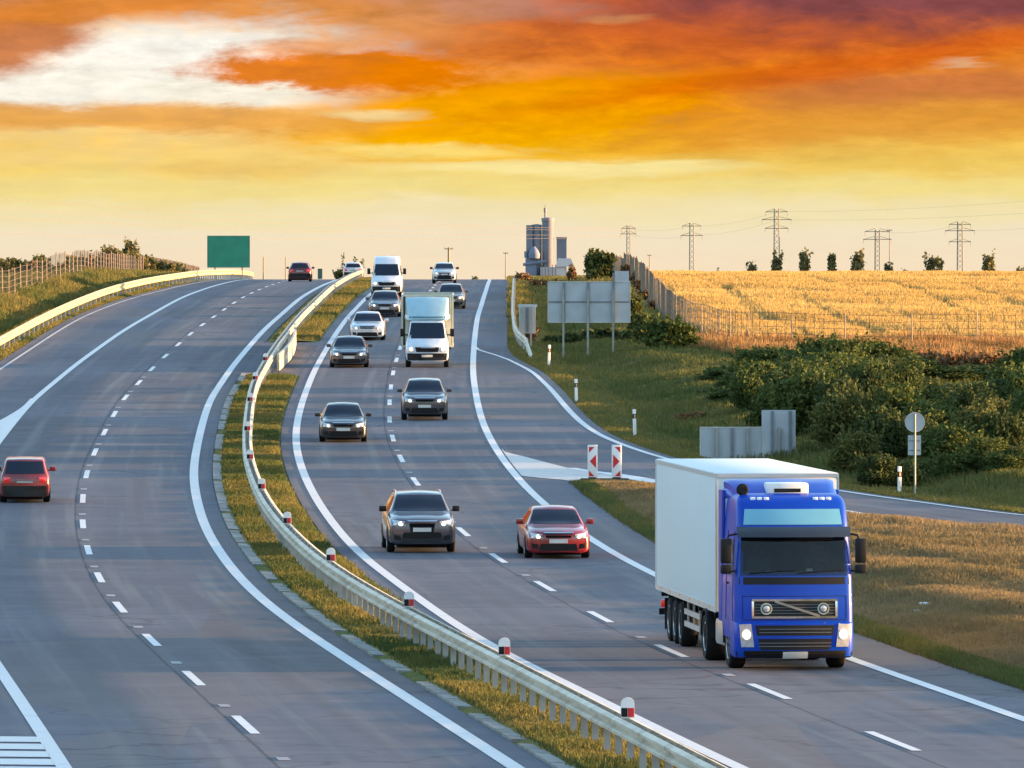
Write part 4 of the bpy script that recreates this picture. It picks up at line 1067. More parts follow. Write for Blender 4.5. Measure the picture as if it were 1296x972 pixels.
    for s_ in (-1, 1):
        tk = MB(); tk.cbox(s_*.95-.27, s_*.95+.27, 2.15, 3.55, .42, .98, .09); tk.build('fuel_tank', mat('tank_aluminium', (.55,.56,.56), .35, .8, var=.15) if 'tank_aluminium' not in bpy.data.materials else bpy.data.materials['tank_aluminium'], root, smooth=45)
        wheel(root, s_*1.06, 1.42, .505, .34, s_); wheel(root, s_*.98, 5.05, .505, .56, s_)
        n = 14
        for (yc, x0, x1, r_) in ((1.42, .88, 1.25, .60), (5.05, .68, 1.27, .58)):
            mg = MB(); vs = []; fs = []
            for k in range(n+1):
                a = PI*k/n
                for rr in (r_, r_+.03):
                    for xx in (x0, x1): vs.append((s_*xx, yc+rr*math.cos(a), .505+rr*math.sin(a)))
            for k in range(n):
                b = k*4; fs += [(b, b+1, b+5, b+4), (b+2, b+6, b+7, b+3), (b, b+4, b+6, b+2), (b+1, b+3, b+7, b+5)]
            mg.add(vs, fs); mg.build('mudguard', dark, root)
        st = MB(); st.cbox(min(s_*1.22, s_*1.0), max(s_*1.22, s_*1.0), .35, .85, .36, .44, .015); st.cbox(min(s_*1.22, s_*1.0), max(s_*1.22, s_*1.0), .38, .85, .6, .66, .015)
        st.build('cab_step', dark, root)
    # trailer: turned a little less than the cab, pivoting near its nose
    tr = empty('trailer', (0, 0, 0)); tr.parent = root
    piv = Vector((0.06, 3.15, 0)); tr.location = piv; tr.rotation_euler = (0, 0, .078 - yawc)
    tw = mat('trailer_white', (.5,.56,.58), .5, 0, coat=0, spec=.3, var=.03, vscale=.25, dirt=((.5,.52,.52), .22, .35))
    bx = MB(); bx.cbox(-1.3, 1.3, 0, 13.6, 1.10, 4.06, .035); bx.build('trailer_box', tw, tr, smooth=40)
    ed = MB()
    al = mat('trailer_edge', (.46,.48,.48), .4, .3, var=.08)
    for s_ in (-1, 1):
        ed.box(s_*1.305-.012, s_*1.305+.012, -.012, .1, 1.12, 4.04); ed.box(s_*1.305-.012, s_*1.305+.012, 13.5, 13.612, 1.12, 4.04)
        ed.box(s_*1.305-.012, s_*1.305+.012, .1, 13.5, 3.96, 4.04); ed.box(s_*1.305-.012, s_*1.305+.012, .1, 13.5, 1.09, 1.22)
    ed.box(-1.29, 1.29, -.016, .01, 3.96, 4.04)
    ed.build('trailer_trim', al, tr)
    mk = MB()
    for k in range(6): mk.box(-1.325, -1.315, 1.2+2.2*k, 1.32+2.2*k, 1.14, 1.19)
    mk.build('side_markers', mat('amber', (.6,.2,.02), .3, var=.1), tr)
    ch = MB()
    for s_ in (-1, 1): ch.box(s_*.5-.07, s_*.5+.07, .6, 13.3, .78, 1.08)
    for y in np.arange(1.2, 13.4, 1.7): ch.box(-1.22, 1.22, y-.05, y+.05, .95, 1.09)
    ch.box(-1.25, 1.25, 13.3, 13.42, .52, .66); ch.box(-.6, -.5, 13.2, 13.4, .6, 1.0); ch.box(.5, .6, 13.2, 13.4, .6, 1.0)
    for s_ in (-1, 1): ch.box(s_*.8-.07, s_*.8+.07, 3.0, 3.15, .2, 1.0); ch.box(s_*.8-.16, s_*.8+.16, 2.95, 3.2, .12, .18)
    ch.build('trailer_chassis', M['black_rubber'], tr)
    for s_ in (-1, 1):
        gd = MB()
        for z in (.55, .82): gd.box(s_*1.2-.02, s_*1.2+.02, 4.4, 7.8, z-.06, z+.06)
        for y in (4.8, 6.1, 7.4): gd.box(s_*1.17-.02, s_*1.17+.02, y-.04, y+.04, .48, 1.08)
        gd.build('side_guard', mat('guard_alu', (.4,.4,.39), .5, .5, var=.15) if 'guard_alu' not in bpy.data.materials else bpy.data.materials['guard_alu'], tr)
        for y in (8.5, 9.81, 11.12): wheel(tr, s_*1.06, y, .5, .38, s_)
        fl_ = MB(); fl_.box(s_*1.06-.2, s_*1.06+.2, 11.9, 11.93, .25, .95); fl_.build('mud_flap', M['black_rubber'], tr)
        tl = MB(); tl.cbox(s_*.95-.25, s_*.95+.25, 13.43, 13.5, .68, .85, .02); tl.build('tail_lamp', M['tail'], tr, smooth=40)
    return root
make_lorry()
# ------------------------------------------------------------------ barriers
def sweep(path, prof, closed=True):
    """path: list of (x,d,z); prof: list of (u lateral, v height) ; returns MB"""
    mb = MB(); n = len(prof); vs = []; fs = []
    P = [Vector(p) for p in path]
    for i, p in enumerate(P):
        t = (P[min(i+1, len(P)-1)] - P[max(i-1, 0)]); t.z = 0; t.normalize(); r = Vector((t.y, -t.x, 0))
        for u, v in prof: vs.append(p + r*u + Vector((0, 0, v)))
    for i in range(len(P)-1):
        for k in range(n if closed else n-1):
            fs.append((i*n+k, i*n+(k+1)%n, (i+1)*n+(k+1)%n, (i+1)*n+k))
    if closed: fs += [tuple(range(n))[::-1], tuple(range((len(P)-1)*n, len(P)*n))]
    mb.add(vs, fs); return mb
def wprof(sgn, z0=.46, h=.30, dp=.085, off=.09):
    q = [(off, z0), (off+dp, z0+h*.12), (off+dp, z0+h*.28), (off, z0+h*.42), (off, z0+h*.58), (off+dp, z0+h*.72), (off+dp, z0+h*.88), (off, z0+h)]
    return [(sgn*u, v) for u, v in q] + [(sgn*(u-.02), v) for u, v in q[::-1]]
def road_path(fx, d0, d1, step=2., dz=.0, ground=None):
    out = []
    for d in np.arange(d0, d1+.01, step):
        x = float(fx(d)); z = (float(zr(d)) if ground is None else float(ground(np.array([x]), np.array([d]))[0])) + dz
        out.append((x, float(d), z))
    return out
def c_post(mb, x, d, z, h, wd=.06, dp=.11):
    mb.box(x-wd, x+wd, d-.004, d+.004, z-.1, z+h); mb.box(x-wd, x-wd+.008, d+.0045, d+dp, z-.1, z+h); mb.box(x+wd-.008, x+wd, d+.0045, d+dp, z-.1, z+h)

def median_rail(d0, d1, label, posts=True):
    r = empty('guard_rail', (float(xRailM(d0)), d0, float(zr(d0)))); 
    tag(r, label, 'guard rail')
    inv = Matrix.Translation(-r.location)
    def b(mb, name, m, sm=None):
        mb.v = [tuple(inv @ Vector(p)) for p in mb.v]; return mb.build(name, m, r, smooth=sm)
    path = road_path(xRailM, d0, d1, 2., .05)
    for s in (-1, 1):
        bm_ = sweep(path, wprof(s))
        for d in np.arange(d0+1, d1-1, 4.0):
            q = wprof(s); half = len(q)//2
            lap = sweep(road_path(xRailM, d, d+.36, .18, .05), [(u + s*.007, v) for u, v in q[:half]] + [(u - s*.004, v) for u, v in q[:half][::-1]])
            bm_.add(lap.v, lap.f)
        b(bm_, 'beam', M['rail_cream'], 50)
    return r, b
def reflector(parent, b, x, d, z):
    mb = MB(); n = 12
    prof = [(-.115, 0), (.115, 0), (.115, .24)] + [(.115*math.cos(a), .24+.105*math.sin(a)) for a in np.linspace(0, PI, n)[1:-1]] + [(-.115, .24)]
    mb.prism([(x+u, z+v) for u, v in prof], d-.035, d+.035); o = b(mb, 'reflector', M['white_paint'])
    mb = MB(); mb.box(x-.108, x-.004, d-.045, d-.0365, z+.02, z+.17); k = b(mb, 'black_panel', M['black_plastic']); k.parent = o
    mb = MB(); mb.box(x+.004, x+.108, d-.045, d-.0365, z+.02, z+.17); k = b(mb, 'red_panel', M['red_paint']); k.parent = o
    mb = MB(); mb.box(x-.02, x+.02, d-.03, d+.03, z-.2, z); k = b(mb, 'bracket', M['steel_post']); k.parent = o

r, b = median_rail(118, 444, 'long cream steel guard rail on the median grass with red and white reflectors')
cnt = 0; rest = MB()
for d in np.arange(124, 444, 2.0):
    x = float(xRailM(d)); z = float(zr(d)) + .05
    if cnt < 99 and d >= 132:
        mb = MB(); c_post(mb, x, d, z, .74); b(mb, 'post', M['steel_post']); cnt += 1
    else: c_post(rest, x, d, z, .74)
o = b(rest, 'post', M['steel_post']); o['kind'] = 'stuff'
for d in (146.5, 170, 194, 222, 248, 274, 297, 321, 350, 374, 399):
    reflector(r, b, float(xRailM(d)), d, float(zr(d)) + .84)
r, b = median_rail(444, 880, 'far cream steel guard rail on the median climbing to the crest')
cnt = 0; rest = MB()
for d in np.arange(446, 880, 4.0):
    x = float(xRailM(d)); z = float(zr(d)) + .05
    if cnt < 90: mb = MB(); c_post(mb, x, d, z, .74); b(mb, 'post', M['steel_post']); cnt += 1
    else: c_post(rest, x, d, z, .74)
o = b(rest, 'post', M['steel_post']); o['kind'] = 'stuff'

# removable barrier that closes the emergency crossing: tall sheet panels with sloped feet
rb = empty('removable_barrier', (float(xRailM(428)), 428, float(zr(428)))); tag(rb, 'tall cream removable barrier panels closing the gap between the two median guard rails', 'barrier')
for k, (da, db) in enumerate(((408, 421), (421.3, 434.3), (434.6, 446))):
    mb = MB(); P = [Vector((float(xRailM(d)) + .42 + .22*math.sin(PI*np.clip((d-408)/38, 0, 1)), d, float(zr(d)))) for d in np.linspace(da, db, 6)]
    s_ = sweep([tuple(p) for p in P], [(-.06, .06), (.06, .06), (.06, .42), (.03, .5), (.06, .58), (.06, .84), (-.06, .84), (-.06, .58), (-.03, .5), (-.06, .42)])
    s_.v = [tuple(Vector(p) - rb.location) for p in s_.v]; s_.build('barrier_panel', M['rail_cream'], rb, smooth=30)

# left hand guard rail
def side_rail(fx, d0, d1, label, sgn, h0=.42, hh=.36, posts=4., end_drop=False, ground=None):
    r = empty('guard_rail', (float(fx(d0)), d0, float(zr(d0)))); tag(r, label, 'guard rail'); inv = Matrix.Translation(-r.location)
    path = road_path(fx, d0, d1, 2.)
    if end_drop:
        k = 4
        for i in range(k): x, d, z = path[i]; path[i] = (x + .06*(k-i)/k, d, z - .62*((k-i)/k)**1.2)
    mb = sweep(path, wprof(sgn, h0, hh, .09, .07)); mb.v = [tuple(inv @ Vector(p)) for p in mb.v]; mb.build('beam', M['rail_sunlit_tint'] if sgn > 0 else M['rail_cream'], r, smooth=50)
    n = 0
    for d in np.arange(d0 + (8 if end_drop else 1), d1, posts):
        if n >= 99: break
        mb = MB(); x = float(fx(d)); z = float(zr(d)); c_post(mb, x, d, z, h0+hh-.04); mb.v = [tuple(inv @ Vector(p)) for p in mb.v]; mb.build('post', M['steel_post'], r); n += 1
    return r
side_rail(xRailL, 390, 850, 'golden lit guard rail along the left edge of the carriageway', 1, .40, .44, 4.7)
rr_x = pchip([428, 436, 445, 460, 500, 560, 640], [1.0, .75, .42, .2, .12, .18, .25])
side_rail(rr_x, 428, 600, 'short pale guard rail with a sloping end beside the small square sign', -1, .42, .34, 4.0, True)

# ------------------------------------------------------------------ signs
def ground_at(x, d): return float(terr(np.array([float(x)]), np.array([float(d)]))[0])
def sign_back(label, d, px0, px1, py_top, py_bot, posts, ribs, foot, rot=0., extra=None, name='road_sign', hrib=(), cat='road sign', post_d=None):
    """seen from behind: sheet panel, rib channels, posts; positions given at distance d"""
    x0, x1 = X(px0, d), X(px1, d); zt, zb = Z(py_top, d), Z(py_bot, d); xc = (x0+x1)/2
    g = ground_at(xc, d); r = empty(name, (xc, d, g), (0, 0, rot)); tag(r, label, cat)
    mb = MB(); mb.box(x0-xc, x1-xc, .10, .13, zb-g, zt-g)
    o = mb.build('panel', M['sign_back'], r)
    fr = MB(); t_ = .035
    fr.box(x0-xc-t_, x0-xc-.002, .07, .15, zb-g-t_, zt-g+t_); fr.box(x1-xc+.002, x1-xc+t_, .07, .15, zb-g-t_, zt-g+t_)
    fr.box(x0-xc, x1-xc, .07, .15, zt-g+.002, zt-g+t_); fr.box(x0-xc, x1-xc, .07, .15, zb-g-t_, zb-g-.002)
    fr.build('frame', M['steel'], r)
    if extra:
        ex0, ex1, et, eb = extra; mb = MB(); mb.box(X(ex0, d)-xc, X(ex1, d)-xc, .12 if et < py_top else .1, .165, Z(eb, d)-g+.01, Z(et, d)-g); mb.build('upper_panel', M['sign_back'], r)
    for q in ribs:
        rb_ = MB(); x = X(q[0], d)-xc; rb_.box(x-.055, x+.055, .012, .096, Z(q[2], d)-g, Z(q[1], d)-g); rb_.build('rib', M['sign_rib'], r)
    for py in hrib:
        rb_ = MB(); z = Z(py, d)-g; rb_.box(x0-xc+.03, x1-xc-.03, .06, .094, z-.03, z+.03); rb_.build('rib', M['sign_rib'], r)
    for i, px in enumerate(posts):
        p_ = MB(); x = X(px, d)-xc; gz = ground_at(xc+x, d)-g
        p_.box(x-.05, x+.05, -.10, .008, gz-.4, min(zt, zb+1.6)-g if foot else zb-g); p_.build('post', M['sign_post'], r)
    return r
sign_back('wide grey back of a large three-post road sign with a taller right end', 430, 694, 797, 357, 407.5, (713, 744, 776), ((714, 357.5, 407), (744.5, 357.5, 407), (776.5, 345, 407)), True, rot=.0, extra=(778, 796, 343, 357), hrib=(382,))
# small square sign just behind the short rail
sign_back('small grey sign back with a wide top bar, standing behind the short pale guard rail', 447, 658, 677, 388, 421, (663, 672), ((667.5, 389, 420),), True, extra=(655.5, 680, 385, 389))
sg = sign_back('stepped grey sign back rising behind the lorry trailer', 318, 887, 969, 541.5, 580, (907, 946, 986), ((907, 542, 579), (946, 542, 579), (927, 542, 579)), True)
mb = MB(); xc = sg.location.x; g_ = sg.location.z; dS = 318
mb.box(X(964, dS)-xc, X(1007, dS)-xc, .055, .095, Z(586, dS)-g_, Z(519, dS)-g_); mb.build('tall_panel', M['sign_back'], sg)
for px, yt in ((977.5, 520), (986, 541), (1000, 520)):
    mb = MB(); x = X(px, dS)-xc; mb.box(x-.05, x+.05, -.03, .052, Z(586, dS)-g_, Z(yt, dS)-g_); mb.build('rib', M['sign_rib'], sg)
# round sign with a small plate under it
d = 291; x = X(1158, d); g_ = ground_at(x, d); r = empty('road_sign', (x, d, g_)); tag(r, 'round grey sign back on a thin post with a small rectangular plate below', 'road sign')
mb = MB(); mb.tube([(0, 0, -.3), (0, 0, Z(524, d)-g_)], .033, 10); mb.build('post', M['sign_post'], r, smooth=40)
mb = MB(); zc = Z(534.5, d)-g_; n = 28
ring = [(.31*math.cos(a), .045, zc+.31*math.sin(a)) for a in np.linspace(0, 2*PI, n, endpoint=False)]
mb.add(ring+[(x_, .06, z_) for x_, _, z_ in ring], [tuple(range(n)), tuple(range(n, 2*n))[::-1]] + [(i, i+n, (i+1)%n+n, (i+1)%n) for i in range(n)])
rd_ = mb.build('round_panel', M['sign_back'], r)
rm = MB(); r2 = [(.335*math.cos(a), zc+.335*math.sin(a)) for a in np.linspace(0, 2*PI, n, endpoint=False)]; r1 = [(.311*math.cos(a), zc+.311*math.sin(a)) for a in np.linspace(0, 2*PI, n, endpoint=False)]
vs = [(a, .03, c) for a, c in r1] + [(a, .03, c) for a, c in r2] + [(a, .07, c) for a, c in r1] + [(a, .07, c) for a, c in r2]
rm.add(vs, [f for i in range(n) for f in ((i, (i+1)%n, (i+1)%n+n, i+n), (i+2*n, i+3*n, (i+1)%n+3*n, (i+1)%n+2*n), (i+n, (i+1)%n+n, (i+1)%n+3*n, i+3*n), (i, i+2*n, (i+1)%n+2*n, (i+1)%n))])
rm.build('rim', M['steel'], rd_)
mb = MB(); mb.box(-.23, .20, .045, .06, Z(576, d)-g_, Z(551, d)-g_); pl = mb.build('plate', M['sign_back'], r)
mb = MB(); mb.box(-.2, .17, .035, .0445, Z(558, d)-g_-.02, Z(558, d)-g_+.02); mb.box(-.2, .17, .035, .0445, Z(570, d)-g_-.02, Z(570, d)-g_+.02); mb.build('clamp_bar', M['sign_rib'], pl)

# green board on the left beyond the rail
d = 770; x0, x1 = X(263, d), X(315.5, d); xc = (x0+x1)/2; g_ = ground_at(xc, d); r = empty('direction_sign', (xc, d, g_)); tag(r, 'large plain green direction board above the left guard rail at the crest', 'road sign')
mb = MB(); mb.box(x0-xc, x1-xc, 0, .04, Z(338, d)-g_, Z(299, d)-g_); mb.build('board', M['green_sign'], r)
mb = MB(); t_ = .05; zt, zb = Z(299, d)-g_, Z(338, d)-g_
mb.box(x0-xc-t_, x0-xc-.002, -.02, .06, zb-t_, zt+t_); mb.box(x1-xc+.002, x1-xc+t_, -.02, .06, zb-t_, zt+t_); mb.box(x0-xc, x1-xc, -.02, .06, zt+.002, zt+t_); mb.box(x0-xc, x1-xc, -.02, .06, zb-t_, zb-.002)
mb.build('frame', mat('green_frame', (.02,.13,.09), .5, var=.1), r)
for q in (-1.2, 1.2):
    mb = MB(); mb.box(q-.06, q+.06, .045, .17, -.5, zt-.1); mb.build('post', M['sign_post'], r)
# little sign on the far crest between the red car and the median
d = 900; x = X(405, d); g_ = Z(356, d)-.5; r = empty('road_sign', (x, d, g_)); tag(r, 'tiny dark green sign on the crest right of the far red car', 'road sign')
mb = MB(); mb.box(-.24, .24, 0, .03, Z(353, d)-g_, Z(340, d)-g_); mb.build('panel', mat('dark_green_panel', (.04,.09,.075), .5, var=.1), r)
mb = MB(); mb.box(-.04, .04, .035, .1, -.6, Z(341, d)-g_); mb.build('post', M['sign_post'], r)

# red and white beacons at the nose of the exit
def beacon(px, d, flip, label):
    x = X(px, d); z = float(zr(d)) + .01; r = empty('guide_beacon', (x, d, z)); tag(r, label, 'guide beacon', 'guide beacons at the exit nose')
    f = -1 if flip else 1; h0 = .13; w_, h = .17, 1.13
    mb = MB(); mb.cbox(-w_, w_, 0, .06, h0, h0+h, .022); o = mb.build('board', M['white_paint'], r, smooth=40)
    rp = MB()
    for poly in ([(.125, h0+h*.5+.235), (.125, h0+h*.5-.235), (-.10, h0+h*.5)], [(-.125, h0+h-.07), (.07, h0+h-.07), (-.125, h0+h-.27)], [(-.125, h0+.05), (.07, h0+.05), (-.125, h0+.25)]):
        rp.prism([(f*u, v) for u, v in poly], -.006, -.001)
    rp.build('red_chevron', M['red_paint'], o)
    ft = MB(); ft.cbox(-.42, .42, -.22, .3, 0, .11, .03); ft.cbox(-.14, .14, -.03, .1, .1, .15, .02); ft.build('rubber_foot', M['black_rubber'], r, smooth=40)
beacon(750, 298.5, False, 'red and white beacon whose arrow points left, at the exit nose')
beacon(780.5, 298.5, True, 'red and white beacon whose arrow points right, at the exit nose')
# low white kerb stone on the nose of the island
mb = MB(); pts = []
mb.cbox(X(757, 296), X(815, 296), 294.3, 296.6, float(zr(295.5))-.1, float(zr(295.5))+.10, .05); tag(mb.build('kerb', mat('white_kerb', (.62,.62,.6), .7, var=.15), None, smooth=40), kind='structure')
mb = MB(); mb.cbox(X(734, 297.5), X(796, 297.5), 297.3, 298.0, float(zr(297.5))-.1, float(zr(297.5))+.06, .02); tag(mb.build('kerb', M['black_rubber'], None, smooth=40), kind='structure')

# white marker posts
def marker(px, d, label, h=1.0):
    x = X(px, d); z = ground_at(x, d); r = empty('marker_post', (x, d, z), (0, random.uniform(-.04, .04), .3)); tag(r, label, 'marker post', 'white marker posts along the exit')
    mb = MB(); mb.cbox(-.06, .06, -.05, .05, -.3, h, .02); p = mb.build('post', M['white_paint'], r, smooth=40)
    mb = MB(); mb.cbox(-.064, .064, -.054, .054, h-.36, h-.17, .012); mb.build('black_band', M['black_plastic'], r, smooth=40)
    mb = MB(); mb.box(-.03, .03, -.062, -.0545, h-.33, h-.2); mb.build('reflector', mat('amber_reflector', (.55,.35,.2), .3, var=.05) if 'amber_reflector' not in bpy.data.materials else bpy.data.materials['amber_reflector'], r)
marker(694.5, 417, 'white marker post nearest the large sign back, furthest along the exit')
marker(729.5, 372, 'white marker post on the mown verge below the wide sign back')
marker(803.5, 338, 'white marker post on the verge just left of the lorry trailer')
marker(1138.5, 293, 'white marker post beside the round sign', .95)

# litter on the island
def litter(px, d, size, label, col):
    x = X(px, d); z = ground_at(x, d) + .03; bm = bmesh.new(); bmesh.ops.create_icosphere(bm, subdivisions=2, radius=1)
    for v in bm.verts: v.co = Vector((v.co.x*size*random.uniform(.7, 1.2), v.co.y*size*random.uniform(.5, .9), v.co.z*size*random.uniform(.2, .5)))
    me = bpy.data.meshes.new('litter'); bm.to_mesh(me); bm.free(); me.materials.append(col); o = link('litter', me); o.location = (x, d, z+size*.25); tag(o, label, 'litter')
litter(1240, 236, .13, 'crumpled white scrap lying in the dry grass of the island, upper right', M['white_paint'])
litter(1170, 209, .14, 'pale scrap on the island slope beside another, right of the lorry', M['plate'])
litter(1160, 207, .10, 'small pale scrap left of a larger one on the island slope', M['concrete'])
litter(1269, 203, .07, 'tiny pale scrap low on the island near the right edge', M['concrete'])

# ------------------------------------------------------------------ fences
def fence(path, h, spacing, label, zoff=0., post_r=.042, vs_=.35):
    px = [p[0] for p in path]; pd = [p[1] for p in path]
    P = np.array(path, float); seg = np.sqrt((np.diff(P, axis=0)**2).sum(1)); S = np.concatenate([[0], seg.cumsum()])
    fxq, fdq = pchip(S, P[:,0]), pchip(S, P[:,1])
    r = empty('wire_fence', (P[0,0], P[0,1], ground_at(P[0,0], P[0,1]))); tag(r, label, 'fence'); o = r.location
    n = 0; rest = MB()
    for s in np.arange(0, S[-1], spacing):
        x, d = float(fxq(s)), float(fdq(s)); z = ground_at(x, d)
        hh = h*random.uniform(.96, 1.08); tl = random.uniform(-.03, .03)
        mb = MB() if n < 99 else rest
        mb.tube([(x-o.x, d-o.y, z-.3-o.z), (x-o.x+tl, d-o.y, z+hh-o.z)], post_r, 6)
        if n < 99: mb.build('post', M['fence_post'], r)
        n += 1
    if n > 99: rest.build('post', M['fence_post'], r)['kind'] = 'stuff'
    ss = np.arange(0, S[-1], 2.0); X_, D_ = fxq(ss), fdq(ss); Z_ = terr(X_, D_)
    wm = MB()
    for v in np.linspace(.08, h-.06, 6):
        q = .010
        for i in range(len(ss)-1):
            a = (X_[i]-o.x, D_[i]-o.y, Z_[i]+v-o.z); c = (X_[i+1]-o.x, D_[i+1]-o.y, Z_[i+1]+v-o.z)
            wm.add([(a[0],a[1],a[2]-q),(a[0]-q,a[1]-q,a[2]),(a[0],a[1],a[2]+q),(c[0],c[1],c[2]-q),(c[0]-q,c[1]-q,c[2]),(c[0],c[1],c[2]+q)], [(0,1,4,3),(1,2,5,4),(2,0,3,5)])
    s2 = np.arange(0, S[-1], vs_); X2, D2 = fxq(s2), fdq(s2); Z2 = terr(X2, D2)
    for i in range(len(s2)):
        x, d, z = X2[i]-o.x, D2[i]-o.y, Z2[i]-o.z; q = .011
        wm.add([(x-q,d,z),(x+q,d-q,z),(x,d+q,z),(x-q,d,z+h),(x+q,d-q,z+h),(x,d+q,z+h)], [(0,1,4,3),(1,2,5,4),(2,0,3,5)])
    wm.build('netting', M['wire'], r)
fence([(8.6, 760), (8.2, 660), (8.3, 600), (8.3, 540), (8.5, 475), (9.0, 455), (11.2, 432), (15, 427), (21.3, 428), (30, 430)], 1.85, 3.2, 'wire fence on weathered posts round the front edge of the wheat field', vs_=.6)
fence([(-31.5, 455), (-29.6, 490), (-29.1, 540), (-29.0, 580), (-29.2, 620), (-30.5, 700), (-33, 850), (-35.6, 990)], 1.75, 5.2, 'long wire fence on pale posts along the top of the left bank', vs_=1.1)

# ------------------------------------------------------------------ far things
def flat_part(r, name, m, f): mb = MB(); f(mb); return mb.build(name, m, r, smooth=40)
D0 = 2500.; S_ = FOC/D0; sx = X(688, D0); r = empty('grain_silo', (sx, D0, -3.0)); tag(r, 'grey grain silo complex with a tall tower and mast on the horizon', 'silo')
def lx(px): return X(px, D0) - sx
def lz(py): return Z(py, D0) + 3.0
flat_part(r, 'silo_block', M['silo'], lambda m_: (m_.box(lx(666), lx(674), -3, 3, 0, lz(285)), m_.lathe_z([(lx(686)-lx(674), 0), (lx(686)-lx(674), lz(284)), (.3, lz(283))], 20, c=((lx(680)), -1, 0)) if False else m_.lathe_z([(1.5, 0), (1.5, lz(284.5)), (.2, lz(283.5))], 20, c=(lx(679), -1.2, 0))))
flat_part(r, 'silo_tower', M['silo'], lambda m_: (m_.lathe_z([(1.65, 0), (1.65, lz(277.5)), (1.75, lz(277.4)), (1.75, lz(276)), (.1, lz(275.5))], 24, c=(lx(693.3), -1.5, 0)),))
flat_part(r, 'tower_cap', M['silo_roof'], lambda m_: m_.box(lx(686), lx(701), -2.9, 0, lz(280), lz(276.2)) if False else m_.lathe_z([(1.85, lz(280)), (1.85, lz(276.3)), (.2, lz(275))], 24, c=(lx(693.3), -1.5, 0)))
flat_part(r, 'mast', M['silo_roof'], lambda m_: (m_.tube([(lx(690), -1.5, lz(277)), (lx(690), -1.5, lz(269))], .28, 8), m_.tube([(lx(690), -1.5, lz(269)), (lx(690), -1.5, lz(263))], .42, 8), m_.tube([(lx(690), -1.5, lz(263)), (lx(690), -1.5, lz(259.5))], .14, 6)))
flat_part(r, 'short_tower', M['silo'], lambda m_: m_.box(lx(704.5), lx(717), -1.6, 1.6, 0, lz(303)))
flat_part(r, 'short_tower_cap', M['silo_roof'], lambda m_: m_.box(lx(704), lx(717.5), -1.8, 1.8, lz(302.9), lz(300)))
flat_part(r, 'elevator_block', M['silo_dark'], lambda m_: (m_.box(lx(665), lx(679), -4.2, -3.05, 0, lz(326)), m_.lathe_z([(1.5, lz(327)), (1.7, lz(322)), (1.2, lz(317)), (.3, lz(312))], 14, c=(lx(676), -4.2, 0)), m_.box(lx(663.5), lx(667), -4.0, -3.1, lz(326), lz(318))))
flat_part(r, 'conveyor', M['silo_dark'], lambda m_: m_.tube([(lx(662), -4, lz(335)), (lx(690), -4.4, lz(331))], .5, 6))
flat_part(r, 'loading_shed', mat('shed_wall', (.5,.46,.47), .8, var=.1), lambda m_: (m_.box(lx(684), lx(716), -6, -2.8, 0, lz(338)), m_.prism([(lx(703), lz(337.5)), (lx(727), lz(337.5)), (lx(722), lz(327)), (lx(706), lz(327))], -6.5, -4)))
for q in (686, 690, 694, 699, 703, 721, 724.5):
    flat_part(r, 'leg', M['silo_roof'], lambda m_: m_.box(lx(q)-.12, lx(q)+.12, -6.8, -6.55, 0, lz(335)))

def pylon(px, ytop, D, arms, gap, label, lean=0.):
    s = FOC/D; x = X(px, D); zb = float(np.interp(D, [900, 1500, 2500, 7000], [6, 3, -3, -8])) - 1
    r = empty('pylon', (x, D, zb)); tag(r, label, 'pylon', 'pylons along the horizon'); H = Z(ytop, D) - zb; g = gap/s/2
    for sx_ in (-1, 1):
        m_ = MB()
        for yy in (-1, 1): m_.tube([(sx_*g*1.25, yy*g*1.2, 0), (sx_*g, yy*g, H)], .1, 4)
        m_.build('leg', M['pylon'], r)
    br = MB(); k = 16
    for i in range(k):
        z0, z1 = H*i/k, H*(i+1)/k
        for yy in (-g,): br.tube([(-g*(1.25-.25*i/k), yy, z0), (g*(1.25-.25*(i+1)/k), yy, z1)], .035, 4); br.tube([(g*(1.25-.25*i/k), yy, z0), (-g*(1.25-.25*(i+1)/k), yy, z1)], .035, 4)
    br.build('bracing', M['pylon'], r)
    for (ya, hw) in arms:
        m_ = MB(); z = Z(ya, D) - zb; q = hw/s
        m_.tube([(-q, 0, z), (q, 0, z)], .075, 4); m_.tube([(-q, 0, z), (-g, 0, z+.7)], .05, 4); m_.tube([(q, 0, z), (g, 0, z+.7)], .05, 4); a = m_.build('crossarm', M['pylon'], r)
        for e in (-q*.97, q*.97, ):
            i_ = MB(); i_.tube([(e, 0, z), (e, 0, z-1.0)], .07, 5); i_.build('insulator', M['silo_roof'], a)
    return r
pylon(983, 264, 2000, ((268, 14), (278, 19), (289, 15)), 6, 'tallest twin-legged pylon, standing above the middle of the wheat field')
pylon(875.5, 282, 2150, ((286, 12), (298, 14)), 5, 'pale pylon at the left end of the wheat field skyline')
pylon(795.5, 285, 2300, ((289, 9), (296, 10)), 4.2, 'pylon rising behind the fence top beside the round green bush')
pylon(1110.5, 291, 2000, ((293, 16), (303, 18)), 5.5, 'squat pylon paired with a thinner pole at its right')
pylon(1215, 281, 2000, ((284, 14), (292, 19), (306, 14)), 6, 'rightmost pylon with three wide crossarms')
def pole(px, ytop, D, arm, label, w_=.12):
    x = X(px, D); zb = float(np.interp(D, [900, 1500, 2500], [5.5, 3, -3])) - .5; r = empty('utility_pole', (x, D, zb)); tag(r, label, 'pole'); H = Z(ytop, D)-zb
    m_ = MB(); m_.tube([(0,0,0), (0,0,H)], [w_*1.3, w_*.8], 8); m_.build('shaft', M['wood'], r, smooth=60)
    if arm:
        m_ = MB(); m_.box(-arm, arm, -.08, .08, H-.35, H-.2); a = m_.build('crossarm', M['wood'], r)
        for e in (-arm*.9, 0, arm*.9):
            i_ = MB(); i_.lathe_z([(.05, H-.2), (.07, H-.1), (.03, H+.02)], 8, c=(e, 0, 0)); i_.build('insulator', M['silo_roof'], a)
